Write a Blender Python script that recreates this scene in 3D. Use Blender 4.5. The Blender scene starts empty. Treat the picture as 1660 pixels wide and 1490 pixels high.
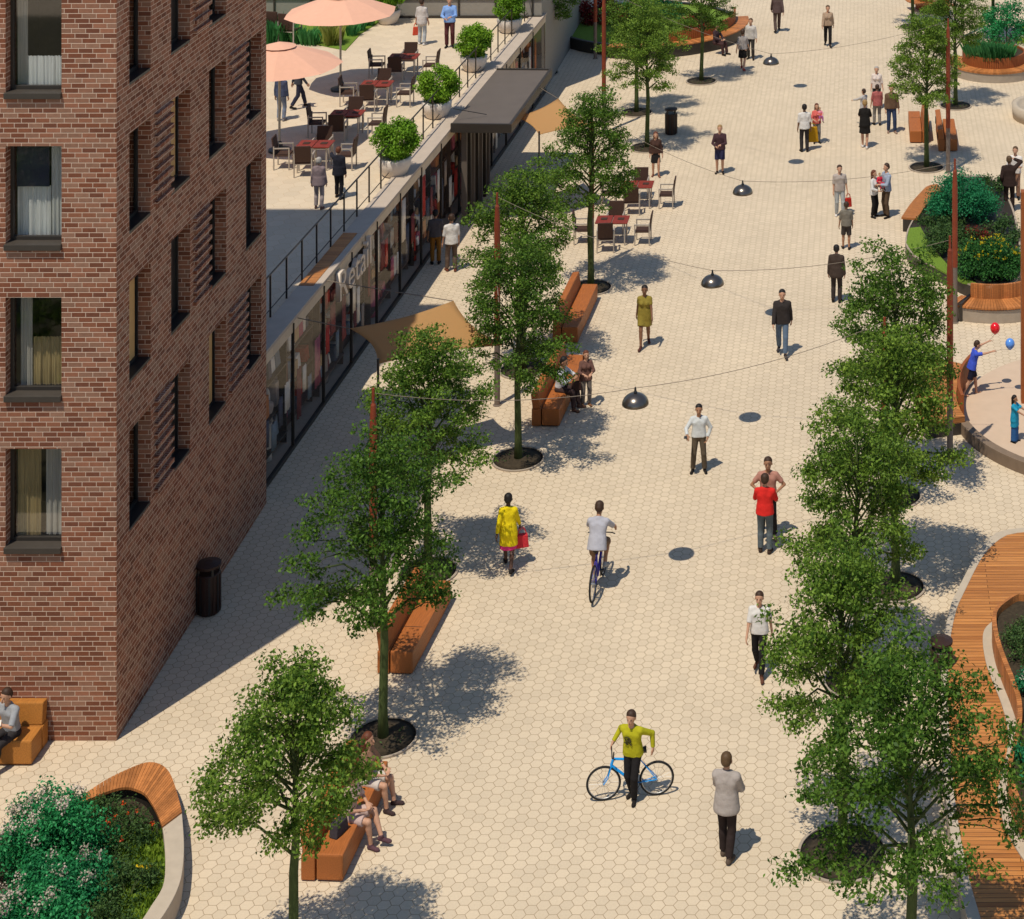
import bpy, bmesh, math, random
import numpy as np
from mathutils import Vector, Matrix
R=math.radians
random.seed(7); rng=np.random.default_rng(7)
sc=bpy.context.scene; C=sc.collection
# ---- picture geometry: level camera 22 m up, lens shifted down and left
F,H,CX,CY=3100.,22.,1400.,-720.
def G(px,py,z=0.0):
    k=(H-z)/(py-CY); return Vector(((px-CX)*k,F*k,z))
def GX(px,py,z=0.0):
    v=G(px,py,z); return (v.x,v.y)
TZ=3.2
# ================= materials
def newmat(name):
    m=bpy.data.materials.new(name); m.use_nodes=True; n=m.node_tree; n.nodes.clear()
    out=n.nodes.new('ShaderNodeOutputMaterial'); b=n.nodes.new('ShaderNodeBsdfPrincipled')
    n.links.new(b.outputs[0],out.inputs[0]); return m,n,b,out
def nd(n,t,**k):
    x=n.nodes.new(t)
    for a,v in k.items(): setattr(x,a,v)
    return x
def c4(c,f=1.0): return (min(1,c[0]*f),min(1,c[1]*f),min(1,c[2]*f),1)
def mat(name,col,rough=.7,var=.18,scale=6,bump=0.0,metal=0.0,stretch=(1,1,1),spec=.3,island=0.0):
    m,n,b,out=newmat(name); L=n.links.new
    tc=nd(n,'ShaderNodeTexCoord'); mp=nd(n,'ShaderNodeMapping'); mp.inputs['Scale'].default_value=stretch
    L(tc.outputs['Object'],mp.inputs[0])
    no=nd(n,'ShaderNodeTexNoise'); no.inputs['Scale'].default_value=scale; no.inputs['Detail'].default_value=5
    L(mp.outputs[0],no.inputs['Vector'])
    mx=nd(n,'ShaderNodeMix',data_type='RGBA'); mx.inputs['A'].default_value=c4(col,1-var*1.6); mx.inputs['B'].default_value=c4(col,1+var*1.6)
    L(no.outputs['Fac'],mx.inputs['Factor']); res=mx.outputs['Result']
    if island:
        g=nd(n,'ShaderNodeNewGeometry'); hs=nd(n,'ShaderNodeHueSaturation')
        mr=nd(n,'ShaderNodeMapRange'); mr.inputs[3].default_value=1-island; mr.inputs[4].default_value=1+island
        L(g.outputs['Random Per Island'],mr.inputs[0]); L(mr.outputs[0],hs.inputs['Value']); L(res,hs.inputs['Color']); res=hs.outputs[0]
    L(res,b.inputs['Base Color']); b.inputs['Roughness'].default_value=rough; b.inputs['Metallic'].default_value=metal
    b.inputs['Specular IOR Level'].default_value=spec
    if bump:
        bp=nd(n,'ShaderNodeBump'); bp.inputs['Strength'].default_value=bump; bp.inputs['Distance'].default_value=.02
        L(no.outputs['Fac'],bp.inputs['Height']); L(bp.outputs[0],b.inputs['Normal'])
    return m
def leafmat(name,col,col2,trans=.42,rough=.45,vary=True):
    m,n,b,out=newmat(name); L=n.links.new
    g=nd(n,'ShaderNodeNewGeometry'); cr=nd(n,'ShaderNodeValToRGB')
    cr.color_ramp.elements[0].color=c4(col); cr.color_ramp.elements[1].color=c4(col2)
    L(g.outputs['Random Per Island'],cr.inputs[0]); oi=nd(n,'ShaderNodeObjectInfo'); hs=nd(n,'ShaderNodeHueSaturation')
    mr=nd(n,'ShaderNodeMapRange'); mr.inputs[3].default_value=.84; mr.inputs[4].default_value=1.18; L(oi.outputs['Random'],mr.inputs[0]); L(mr.outputs[0],hs.inputs['Value'])
    mh=nd(n,'ShaderNodeMapRange'); mh.inputs[3].default_value=.511 if vary else .5; mh.inputs[4].default_value=.490 if vary else .5; L(oi.outputs['Random'],mh.inputs[0]); L(mh.outputs[0],hs.inputs['Hue'])
    L(cr.outputs[0],hs.inputs['Color']); L(hs.outputs[0],b.inputs['Base Color'])
    b.inputs['Roughness'].default_value=rough; b.inputs['Specular IOR Level'].default_value=.12
    t=nd(n,'ShaderNodeBsdfTranslucent'); L(hs.outputs[0],t.inputs[0])
    ms=nd(n,'ShaderNodeMixShader'); ms.inputs[0].default_value=trans
    L(b.outputs[0],ms.inputs[1]); L(t.outputs[0],ms.inputs[2]); L(ms.outputs[0],out.inputs[0]); return m
def planks(name,c1,c2,width,length,rot=0,rough=.55):
    m,n,b,out=newmat(name); L=n.links.new
    tc=nd(n,'ShaderNodeTexCoord'); mp=nd(n,'ShaderNodeMapping'); mp.inputs['Rotation'].default_value=(0,0,rot)
    L(tc.outputs['UV'],mp.inputs[0]); br=nd(n,'ShaderNodeTexBrick'); br.inputs['Scale'].default_value=1
    br.inputs['Brick Width'].default_value=length; br.inputs['Row Height'].default_value=width; br.inputs['Mortar Size'].default_value=.006
    br.inputs['Color1'].default_value=c4(c1); br.inputs['Color2'].default_value=c4(c2); br.inputs['Mortar'].default_value=c4(c1,.22)
    br.inputs['Mortar Smooth'].default_value=.3; br.inputs['Bias'].default_value=0
    L(mp.outputs[0],br.inputs['Vector'])
    mp2=nd(n,'ShaderNodeMapping'); mp2.inputs['Scale'].default_value=(1.2,22,8); L(mp.outputs[0],mp2.inputs[0])
    no=nd(n,'ShaderNodeTexNoise'); no.inputs['Scale'].default_value=1; no.inputs['Detail'].default_value=4; L(mp2.outputs[0],no.inputs['Vector'])
    mr=nd(n,'ShaderNodeMapRange'); mr.inputs[3].default_value=.45; mr.inputs[4].default_value=1.5; L(no.outputs['Fac'],mr.inputs[0])
    hs=nd(n,'ShaderNodeHueSaturation'); L(mr.outputs[0],hs.inputs['Value']); L(br.outputs['Color'],hs.inputs['Color']); L(hs.outputs[0],b.inputs['Base Color'])
    b.inputs['Roughness'].default_value=rough; b.inputs['Specular IOR Level'].default_value=.3
    bp=nd(n,'ShaderNodeBump'); bp.inputs['Strength'].default_value=.5; bp.inputs['Distance'].default_value=.01
    iv=nd(n,'ShaderNodeMath',operation='SUBTRACT'); iv.inputs[0].default_value=1; L(br.outputs['Fac'],iv.inputs[1]); L(iv.outputs[0],bp.inputs['Height']); L(bp.outputs[0],b.inputs['Normal'])
    return m
def brickmat():
    m,n,b,out=newmat('brick'); L=n.links.new
    tc=nd(n,'ShaderNodeTexCoord'); sx=nd(n,'ShaderNodeSeparateXYZ'); L(tc.outputs['UV'],sx.inputs[0])
    BW,RH,MS=.265,.0925,.0065
    def M(op,a,bb=None):
        x=nd(n,'ShaderNodeMath',operation=op)
        for i,v in enumerate((a,bb)):
            if v is None: continue
            if isinstance(v,(int,float)): x.inputs[i].default_value=v
            else: L(v,x.inputs[i])
        return x.outputs[0]
    row=M('FLOOR',M('DIVIDE',sx.outputs[1],RH))
    off=M('MULTIPLY',M('FLOORED_MODULO',M('MULTIPLY',row,0.37),1.0),BW)
    off=M('MULTIPLY',M('ROUND',M('DIVIDE',off,BW/4)),BW/4)
    u=M('ADD',sx.outputs[0],off); col=M('FLOOR',M('DIVIDE',u,BW))
    fx=M('FLOORED_MODULO',u,BW); fz=M('FLOORED_MODULO',sx.outputs[1],RH)
    ex=M('MINIMUM',fx,M('SUBTRACT',BW,fx)); ez=M('MINIMUM',fz,M('SUBTRACT',RH,fz)); e=M('MINIMUM',ex,ez)
    mort=nd(n,'ShaderNodeMapRange',interpolation_type='SMOOTHSTEP'); mort.inputs[1].default_value=MS*.6; mort.inputs[2].default_value=MS*1.3; L(e,mort.inputs[0])
    cb=nd(n,'ShaderNodeCombineXYZ'); L(col,cb.inputs[0]); L(row,cb.inputs[1])
    wn=nd(n,'ShaderNodeTexWhiteNoise',noise_dimensions='2D'); L(cb.outputs[0],wn.inputs[0])
    cr=nd(n,'ShaderNodeValToRGB'); E=cr.color_ramp.elements
    E[0].position=0; E[0].color=(.15,.055,.031,1); E[1].position=1; E[1].color=(.28,.145,.092,1)
    for p,c in ((.12,(.16,.058,.032,1)),(.3,(.19,.064,.032,1)),(.45,(.225,.084,.044,1)),(.62,(.29,.122,.07,1)),(.82,(.235,.118,.074,1))):
        q=E.new(p); q.color=c
    L(wn.outputs['Value'],cr.inputs[0])
    no=nd(n,'ShaderNodeTexNoise'); no.inputs['Scale'].default_value=14; no.inputs['Detail'].default_value=6; L(tc.outputs['UV'],no.inputs['Vector'])
    no2=nd(n,'ShaderNodeTexNoise'); no2.inputs['Scale'].default_value=.5; L(tc.outputs['UV'],no2.inputs['Vector'])
    mr=nd(n,'ShaderNodeMapRange'); mr.inputs[3].default_value=.68; mr.inputs[4].default_value=1.52; L(M('MULTIPLY',M('ADD',no.outputs['Fac'],no2.outputs['Fac']),.5),mr.inputs[0])
    hs=nd(n,'ShaderNodeHueSaturation'); hs.inputs['Saturation'].default_value=.98; L(mr.outputs[0],hs.inputs['Value']); L(cr.outputs[0],hs.inputs['Color'])
    mx=nd(n,'ShaderNodeMix',data_type='RGBA'); mx.inputs['A'].default_value=(.60,.44,.335,1); L(hs.outputs[0],mx.inputs['B']); L(mort.outputs[0],mx.inputs['Factor'])
    L(mx.outputs['Result'],b.inputs['Base Color']); b.inputs['Roughness'].default_value=.85; b.inputs['Specular IOR Level'].default_value=.15
    bp=nd(n,'ShaderNodeBump'); bp.inputs['Strength'].default_value=.6; bp.inputs['Distance'].default_value=.01
    L(M('ADD',mort.outputs[0],M('MULTIPLY',no.outputs['Fac'],.5)),bp.inputs['Height']); L(bp.outputs[0],b.inputs['Normal'])
    return m
def hexmat(name,base,size,line=.022,linec=.55):
    m,n,b,out=newmat(name); L=n.links.new
    tc=nd(n,'ShaderNodeTexCoord'); sx=nd(n,'ShaderNodeSeparateXYZ'); L(tc.outputs['Object'],sx.inputs[0])
    nz=nd(n,'ShaderNodeTexNoise'); nz.inputs['Scale'].default_value=6; L(tc.outputs['Object'],nz.inputs['Vector'])
    def VM(op,a,bb=None,c=None):
        x=nd(n,'ShaderNodeVectorMath',operation=op)
        for i,v in enumerate((a,bb,c)):
            if v is None: continue
            if isinstance(v,tuple): x.inputs[i].default_value=v
            else: L(v,x.inputs[i])
        return x
    cb=nd(n,'ShaderNodeCombineXYZ'); L(sx.outputs[1],cb.inputs[0]); L(sx.outputs[0],cb.inputs[1])
    p=VM('MULTIPLY',cb.outputs[0],(1/size,1/size,0)).outputs[0]
    w=VM('MULTIPLY',VM('SUBTRACT',nz.outputs['Color'],(.5,.5,.5)).outputs[0],(.07,.07,0)).outputs[0]
    p=VM('ADD',p,w).outputs[0]
    hs_=(.5,.8660254,1); hn=(-.5,-.8660254,-1)
    a=VM('WRAP',p,hs_,hn).outputs[0]; p2=VM('SUBTRACT',p,(.5,.8660254,0)).outputs[0]; bb=VM('WRAP',p2,hs_,hn).outputs[0]
    la=VM('LENGTH',a).outputs['Value']; lb=VM('LENGTH',bb).outputs['Value']
    lt=nd(n,'ShaderNodeMath',operation='LESS_THAN'); L(la,lt.inputs[0]); L(lb,lt.inputs[1])
    g=nd(n,'ShaderNodeMix',data_type='VECTOR'); L(lt.outputs[0],g.inputs['Factor']); L(bb,g.inputs[4]); L(a,g.inputs[5]); gv=g.outputs[1]
    ab=VM('ABSOLUTE',gv).outputs[0]; dt=VM('DOT_PRODUCT',ab,(.5,.8660254,0)).outputs['Value']
    s2=nd(n,'ShaderNodeSeparateXYZ'); L(ab,s2.inputs[0])
    mxm=nd(n,'ShaderNodeMath',operation='MAXIMUM'); L(dt,mxm.inputs[0]); L(s2.outputs[0],mxm.inputs[1])
    mr=nd(n,'ShaderNodeMapRange',interpolation_type='SMOOTHSTEP'); mr.inputs[1].default_value=.5-line*1.7; mr.inputs[2].default_value=.5-line*.7; L(mxm.outputs[0],mr.inputs[0])
    idv=VM('SUBTRACT',p,gv).outputs[0]; idr=VM('SNAP',VM('ADD',idv,(.25,.43,0)).outputs[0],(.5,.866,1)).outputs[0]
    wn=nd(n,'ShaderNodeTexWhiteNoise',noise_dimensions='2D'); L(idr,wn.inputs[0])
    n1=nd(n,'ShaderNodeTexNoise'); n1.inputs['Scale'].default_value=.35; n1.inputs['Detail'].default_value=6; L(tc.outputs['Object'],n1.inputs['Vector'])
    n2=nd(n,'ShaderNodeTexNoise'); n2.inputs['Scale'].default_value=30; n2.inputs['Detail'].default_value=4; L(tc.outputs['Object'],n2.inputs['Vector'])
    def mul(o,k,add):
        x=nd(n,'ShaderNodeMath',operation='MULTIPLY_ADD'); L(o,x.inputs[0]); x.inputs[1].default_value=k
        if isinstance(add,float): x.inputs[2].default_value=add
        else: L(add,x.inputs[2])
        return x.outputs[0]
    v=mul(wn.outputs['Value'],.10,mul(n1.outputs['Fac'],.26,mul(n2.outputs['Fac'],.22,.71)))
    hs=nd(n,'ShaderNodeHueSaturation'); hs.inputs['Color'].default_value=c4(base); L(v,hs.inputs['Value'])
    mx=nd(n,'ShaderNodeMix',data_type='RGBA'); L(mr.outputs[0],mx.inputs['Factor']); L(hs.outputs[0],mx.inputs['A']); mx.inputs['B'].default_value=(base[0]*linec,base[1]*linec*.9,base[2]*linec*.8,1)
    L(mx.outputs['Result'],b.inputs['Base Color']); b.inputs['Roughness'].default_value=.85; b.inputs['Specular IOR Level'].default_value=.15
    bp=nd(n,'ShaderNodeBump'); bp.inputs['Strength'].default_value=.25; bp.inputs['Distance'].default_value=.01; bp.invert=True
    L(mr.outputs[0],bp.inputs['Height']); L(bp.outputs[0],b.inputs['Normal'])
    return m
def glassmat(name,tint,refl=.5,k=.32):
    m,n,b,out=newmat(name); L=n.links.new
    t=nd(n,'ShaderNodeBsdfTransparent'); t.inputs[0].default_value=c4(tint)
    gl=nd(n,'ShaderNodeBsdfGlossy'); gl.inputs['Roughness'].default_value=.03; gl.inputs[0].default_value=(.9,.9,.9,1)
    lw=nd(n,'ShaderNodeLayerWeight'); pw=nd(n,'ShaderNodeMath',operation='POWER'); L(lw.outputs['Facing'],pw.inputs[0]); pw.inputs[1].default_value=5
    mu=nd(n,'ShaderNodeMath',operation='MULTIPLY_ADD',use_clamp=True); L(pw.outputs[0],mu.inputs[0]); mu.inputs[1].default_value=k; mu.inputs[2].default_value=refl*.035
    ms=nd(n,'ShaderNodeMixShader'); L(mu.outputs[0],ms.inputs[0]); L(t.outputs[0],ms.inputs[1]); L(gl.outputs[0],ms.inputs[2]); L(ms.outputs[0],out.inputs[0])
    return m
# ================= mesh helpers
def tag(o,label=None,cat=None,group=None,kind=None):
    if label: o['label']=label
    if cat: o['category']=cat
    if group: o['group']=group
    if kind: o['kind']=kind
    return o
def thing(name,label,cat,loc=(0,0,0),rz=0,group=None,s=1):
    o=bpy.data.objects.new(name,None); C.objects.link(o); o.location=loc; o.rotation_euler=(0,0,rz); o.scale=(s,s,s); o.empty_display_size=.1
    return tag(o,label,cat,group)
def linkmesh(name,me,parent=None,m=None):
    o=bpy.data.objects.new(name,me); C.objects.link(o)
    if parent: o.parent=parent
    if m is not None and not me.materials: me.materials.append(m)
    return o
def dup(root,loc,rz=None,label=None,s=None):
    r=root.copy(); C.objects.link(r); r.location=loc
    if rz is not None: r.rotation_euler=(0,0,rz)
    if s is not None: r.scale=(s,s,s)
    if label: r['label']=label
    for ch in list(root.children):
        c=ch.copy(); C.objects.link(c); c.parent=r
        for g in list(ch.children):
            d=g.copy(); C.objects.link(d); d.parent=c
    return r
class MB:
    def __init__(s): s.v=[]; s.f=[]
    def add(s,vs,fs):
        k=len(s.v); s.v+= [tuple(v) for v in vs]; s.f+=[tuple(i+k for i in f) for f in fs]; return s
    def quad(s,a,b,c,d): return s.add([a,b,c,d],[(0,1,2,3)])
    def box(s,x0,y0,z0,x1,y1,z1,M=None):
        vs=[Vector((x,y,z)) for z in (z0,z1) for x,y in ((x0,y0),(x1,y0),(x1,y1),(x0,y1))]
        if M is not None: vs=[M@v for v in vs]
        return s.add(vs,[(3,2,1,0),(4,5,6,7),(0,1,5,4),(1,2,6,5),(2,3,7,6),(3,0,4,7)])
    def cbox(s,c,d,rz=0,M=None):
        T=Matrix.Translation(c)@Matrix.Rotation(rz,4,'Z')
        if M is not None: T=T@M
        return s.box(-d[0]/2,-d[1]/2,-d[2]/2,d[0]/2,d[1]/2,d[2]/2,T)
    def tube(s,pts,r,n=8,cap=True):
        pts=[Vector(p) for p in pts]; N=len(pts)
        rr=r if isinstance(r,(list,tuple)) else [r]*N
        vs=[];fs=[]; up=Vector((0,0,1)); prev=None
        for i,p in enumerate(pts):
            t=(pts[min(i+1,N-1)]-pts[max(i-1,0)]).normalized()
            if prev is None:
                a=up if abs(t.z)<.9 else Vector((1,0,0)); prev=(a-t*a.dot(t)).normalized()
            else:
                q=prev-t*prev.dot(t)
                prev=q.normalized() if q.length>1e-6 else prev
            b=t.cross(prev)
            for j in range(n):
                a=2*math.pi*j/n; vs.append(p+(prev*math.cos(a)+b*math.sin(a))*rr[i])
        for i in range(N-1):
            for j in range(n):
                k=(j+1)%n; fs.append((i*n+j,i*n+k,(i+1)*n+k,(i+1)*n+j))
        if cap: fs.append(tuple(range(n-1,-1,-1))); fs.append(tuple((N-1)*n+j for j in range(n)))
        return s.add(vs,fs)
    def lathe(s,prof,n=24,c=(0,0,0)):
        vs=[];fs=[];N=len(prof)
        for r,z in prof:
            for j in range(n):
                a=2*math.pi*j/n; vs.append((c[0]+r*math.cos(a),c[1]+r*math.sin(a),c[2]+z))
        for i in range(N-1):
            for j in range(n):
                k=(j+1)%n; fs.append((i*n+j,i*n+k,(i+1)*n+k,(i+1)*n+j))
        if prof[0][0]>1e-4: fs.append(tuple(range(n-1,-1,-1)))
        if prof[-1][0]>1e-4: fs.append(tuple((N-1)*n+j for j in range(n)))
        return s.add(vs,fs)
    def prism(s,outl,z0,z1):
        n=len(outl)
        A=sum(outl[i][0]*outl[(i+1)%n][1]-outl[(i+1)%n][0]*outl[i][1] for i in range(n))
        if A<0: outl=outl[::-1]
        vs=[(x,y,z0) for x,y in outl]+[(x,y,z1) for x,y in outl]
        fs=[tuple(range(n,2*n)),tuple(range(n-1,-1,-1))]+[(i,(i+1)%n,n+(i+1)%n,n+i) for i in range(n)]
        return s.add(vs,fs)
    def strip(s,A,B,z0,z1,closed=False):
        n=len(A); vs=[]
        for a,b in zip(A,B): vs+=[(a[0],a[1],z0),(b[0],b[1],z0),(b[0],b[1],z1),(a[0],a[1],z1)]
        fs=[]
        for i in range(n if closed else n-1):
            p,q=4*i,4*((i+1)%n)
            for j in range(4): k=(j+1)%4; fs.append((p+j,q+j,q+k,p+k))
        if not closed: fs+=[(0,1,2,3),tuple(4*(n-1)+j for j in (3,2,1,0))]
        return s.add(vs,fs)
    def sphere(s,c,r,n=10,sz=1.0):
        prof=[(max(1e-5,r*math.sin(math.pi*i/n)),-r*sz*math.cos(math.pi*i/n)) for i in range(n+1)]
        return s.lathe(prof,n*2,c)
    def torus(s,c,Rr,r,axis='Y',n=32,m=8):
        vs=[];fs=[]
        for i in range(n):
            a=2*math.pi*i/n
            for j in range(m):
                b=2*math.pi*j/m; q=Rr+r*math.cos(b); x,y,z=q*math.cos(a),q*math.sin(a),r*math.sin(b)
                if axis=='Y': x,y,z=x,-z,y
                elif axis=='X': x,y,z=z,x,y
                vs.append((c[0]+x,c[1]+y,c[2]+z))
        for i in range(n):
            for j in range(m): fs.append((i*m+j,((i+1)%n)*m+j,((i+1)%n)*m+(j+1)%m,i*m+(j+1)%m))
        return s.add(vs,fs)
    def mesh(s,name,m=None,smooth=False,bevel=0):
        me=bpy.data.meshes.new(name); me.from_pydata(s.v,[],s.f)
        bm=bmesh.new(); bm.from_mesh(me)
        bmesh.ops.recalc_face_normals(bm,faces=bm.faces) if smooth is not None else None
        if bevel:
            es=[e for e in bm.edges if len(e.link_faces)==2 and e.calc_face_angle(0)>.6]
            bmesh.ops.bevel(bm,geom=es,offset=bevel,segments=2,affect='EDGES',profile=.6)
        uv=bm.loops.layers.uv.new('UVMap')
        for f in bm.faces:
            n=f.normal
            for l in f.loops:
                c=l.vert.co
                l[uv].uv=(c.x,c.y) if abs(n.z)>.7 else ((c.y,c.z) if abs(n.x)>abs(n.y) else (c.x,c.z))
            if smooth: f.smooth=True
        bm.to_mesh(me); bm.free()
        if m: me.materials.append(m)
        return me
    def build(s,name,m=None,parent=None,smooth=False,bevel=0):
        return linkmesh(name,s.mesh(name,m,smooth,bevel),parent)
def npmesh(name,V,Fc,m,smooth=False):
    me=bpy.data.meshes.new(name); V=np.asarray(V,np.float32); Fc=np.asarray(Fc,np.int32); k=Fc.shape[1]
    me.vertices.add(len(V)); me.vertices.foreach_set('co',V.ravel())
    me.loops.add(Fc.size); me.loops.foreach_set('vertex_index',Fc.ravel())
    me.polygons.add(len(Fc)); me.polygons.foreach_set('loop_start',np.arange(0,Fc.size,k,dtype=np.int32))
    if smooth: me.polygons.foreach_set('use_smooth',np.ones(len(Fc),bool))
    me.update(calc_edges=True); 
    if m: me.materials.append(m)
    return me
def unit(a): return a/np.maximum(1e-6,np.linalg.norm(a,axis=1,keepdims=True))
def leaves(name,P,out,L,W,m,up=.55,outw=.5,rnd=.8,droop=.25):
    N=len(P); n=unit(rng.normal(size=(N,3))*rnd+np.array([0,0,up])+out*outw)
    t=rng.normal(size=(N,3)); t=unit(unit(t)+unit(out+1e-4)*.6-np.array([0,0,droop])); t=unit(t-n*np.sum(t*n,1,keepdims=True)); b=np.cross(n,t)
    l=L*rng.uniform(.65,1.3,(N,1)); w=W*rng.uniform(.7,1.25,(N,1))
    fold=n*w*.25
    q=np.stack([P-t*l*.5,P+b*w*.5+fold,P+t*l*.5,P-b*w*.5+fold],1).reshape(-1,3)
    return npmesh(name,q,np.arange(4*N).reshape(N,4),m)
def blobpts(blobs,dens,shell=.55):
    Ps=[];Os=[]
    for c,r in blobs:
        r=np.array(r,float); k=max(6,int(dens*(r[0]*r[1]*r[2])**(2/3)))
        u=unit(rng.normal(size=(k,3))); rad=rng.uniform(0,1,(k,1))**shell
        Ps.append(np.array(c)+u*r*rad*rng.uniform(.85,1.12,(k,1))); Os.append(u)
    return np.concatenate(Ps),np.concatenate(Os)
def spline(pts,per=6,closed=False):
    P=[Vector(p) for p in pts]; n=len(P); out=[]
    for i in range(n if closed else n-1):
        p0=P[(i-1)%n] if closed or i>0 else P[0]*2-P[1]; p1=P[i]; p2=P[(i+1)%n]; p3=P[(i+2)%n] if closed or i+2<n else P[-1]*2-P[-2]
        for k in range(per):
            t=k/per; out.append(.5*((2*p1)+(p2-p0)*t+(2*p0-5*p1+4*p2-p3)*t*t+(3*p1-p0-3*p2+p3)*t**3))
    if not closed: out.append(P[-1])
    return out
# ================= palette
PAVE=(.603,.485,.345)
M_pave=hexmat('paving',PAVE,.215)
M_tile=hexmat('terrace_tile',(.603,.485,.347),.45,.010,.85)
M_brick=brickmat()
M_dark=mat('dark_bronze',(.035,.028,.022),.45,.1,spec=.4)
M_black=mat('black_metal',(.018,.018,.018),.4,.1,spec=.4)
M_sill=mat('sill',(.055,.045,.036),.5,.1)
M_tan=mat('tan_panel',(.50,.30,.12),.6,.1)
M_curt=mat('curtain',(.78,.74,.68),.9,.25,7,stretch=(6,6,.2))
M_curt2=mat('pale_curtain',(.52,.48,.42),.9,.25,7,stretch=(6,6,.2))
M_gcurt=mat('golden_curtain',(.40,.29,.13),.9,.35,7,stretch=(6,6,.3))
M_blind=mat('dark_blind',(.03,.03,.055),.8,.2)
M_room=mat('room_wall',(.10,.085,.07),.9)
M_glass=glassmat('window_glass',(.88,.90,.90),3.6,.6)
M_shopglass=glassmat('shop_glass',(.92,.89,.86),.8)
M_rail=mat('rail_metal',(.05,.042,.035),.4,.1,metal=.5)
M_coping=mat('coping',(.46,.37,.29),.8,.08,3,.1)
M_white=mat('white_fascia',(.72,.68,.62),.7,.05)
M_conc=mat('concrete',(.36,.29,.22),.85,.12,5,.15)
M_concl=mat('pale_concrete',(.47,.385,.29),.85,.10,5,.1)
M_canopy=mat('canopy_top',(.125,.10,.082),.55,.08,2)
M_wood=planks('deck_wood',(.37,.135,.034),(.55,.225,.062),.105,2.6)
M_slat=mat('bench_slat',(.42,.155,.045),.55,.26,9,.15,stretch=(1,1,6),island=.26)
M_timber=mat('bench_timber',(.37,.115,.028),.55,.34,6,.35,stretch=(12,.7,12))
M_timber2=mat('dark_timber',(.30,.085,.022),.55,.2,5,.2,stretch=(8,8,.7))
M_ywood=mat('golden_timber',(.42,.165,.032),.55,.28,5,.3,stretch=(.8,10,10))
M_wallwood=planks('wall_wood',(.26,.075,.02),(.36,.12,.032),.07,3,R(90))
M_rust=mat('rust_steel',(.23,.045,.018),.6,.2,6,.1)
M_grey=mat('pole_grey',(.17,.13,.105),.6,.15,5)
M_soil=mat('soil',(.045,.032,.018),.95,.5,16,.5)
M_bark=mat('mossy_bark',(.055,.075,.020),.9,.35,20,.5,stretch=(1,1,.25))
M_lawn=mat('lawn',(.13,.21,.02),.9,.35,25,.5)
M_leaf=leafmat('tree_leaf',(.034,.090,.011),(.225,.355,.05))
M_leaf2=leafmat('tree_leaf_dark',(.030,.080,.010),(.195,.32,.045))
M_emer=leafmat('emerald_leaf',(.008,.12,.04),(.05,.32,.115),.3)
M_dkshrub=leafmat('dark_shrub_leaf',(.022,.058,.017),(.09,.16,.042),.25)
M_flsh=leafmat('flower_shrub_leaf',(.016,.075,.018),(.08,.22,.045),.3)
M_lime=leafmat('lime_leaf',(.11,.24,.014),(.29,.47,.04),.35)
M_redleaf=leafmat('red_leaf',(.10,.012,.012),(.26,.03,.022),.3)
M_ygrass=leafmat('grass_blade',(.16,.22,.03),(.40,.38,.10),.3)
M_gblade=leafmat('green_blade',(.03,.15,.04),(.10,.32,.10),.3)
M_yfl=leafmat('yellow_petals',(.55,.36,.01),(.80,.62,.03),.2)
M_rfl=leafmat('red_petals',(.45,.02,.01),(.75,.08,.02),.2)
M_wfl=leafmat('pale_petals',(.40,.31,.25),(.70,.60,.50),.2)
M_pot=mat('white_pot',(.66,.58,.50),.6,.06)
M_sail=leafmat('sail_cloth',(.60,.36,.15),(.605,.365,.155),.5,.9,False)
M_umb=mat('umbrella_cloth',(.74,.40,.27),.85,.04)
M_umbp=mat('umbrella_pole',(.40,.36,.28),.5,.05)
M_wick=mat('wicker',(.055,.026,.017),.7,.3,60,.3)
M_alu=mat('pale_metal',(.42,.36,.30),.4,.06,metal=.2)
M_redtop=mat('red_top',(.22,.032,.02),.5,.25,8)
M_dome=mat('lamp_metal',(.17,.145,.125),.28,.05,metal=.85,spec=.5)
M_wire=mat('wire',(.22,.17,.125),.6,.05)
M_play=mat('play_floor',(.56,.41,.29),.9,.06,3)
M_bin=mat('bin_metal',(.040,.020,.015),.45,.15)
M_tyre=mat('tyre',(.012,.012,.012),.7,.1)
M_spoke=mat('spoke',(.5,.5,.5),.3,.05,metal=.8)
M_eye=mat('eye',(.02,.012,.01),.3,0)
def fab(name,c,var=.14,scale=9): return mat(name,c,.85,var,scale,.75,spec=.12)
# ================= world, sun, camera
w=bpy.data.worlds.new('World'); sc.world=w; w.use_nodes=True; wn=w.node_tree
sky=wn.nodes.new('ShaderNodeTexSky'); sky.sky_type='NISHITA'; sky.sun_disc=False; sky.sun_elevation=R(67); sky.sun_rotation=R(210); sky.ozone_density=1.6; sky.dust_density=.2; sky.air_density=1.0
wn.nodes['Background'].inputs[1].default_value=.115; wn.links.new(sky.outputs[0],wn.nodes['Background'].inputs[0])
sd=Vector((.5*math.cos(R(67)),.866*math.cos(R(67)),-math.sin(R(67))))
sl=bpy.data.lights.new('sun','SUN'); sl.energy=3.85; sl.angle=R(.5); sl.color=(1,.935,.80)
so=bpy.data.objects.new('sun',sl); C.objects.link(so); so.rotation_euler=sd.to_track_quat('-Z','Y').to_euler(); so.location=(-20,-20,50)
cam=bpy.data.cameras.new('camera'); co=bpy.data.objects.new('camera',cam); C.objects.link(co); sc.camera=co
co.location=(0,0,H); co.rotation_euler=(R(90),0,0); cam.sensor_width=36; cam.sensor_fit='HORIZONTAL'; cam.lens=36*F/1660
cam.shift_x=-(CX-830)/1660; cam.shift_y=-(745-CY)/1660; cam.clip_start=.5; cam.clip_end=1500
sc.view_settings.view_transform='Standard'; sc.view_settings.look='None'; sc.view_settings.exposure=0; sc.view_settings.gamma=1
sc.cycles.use_denoising=True; sc.cycles.max_bounces=7; sc.cycles.transparent_max_bounces=12; sc.cycles.diffuse_bounces=3
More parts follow.
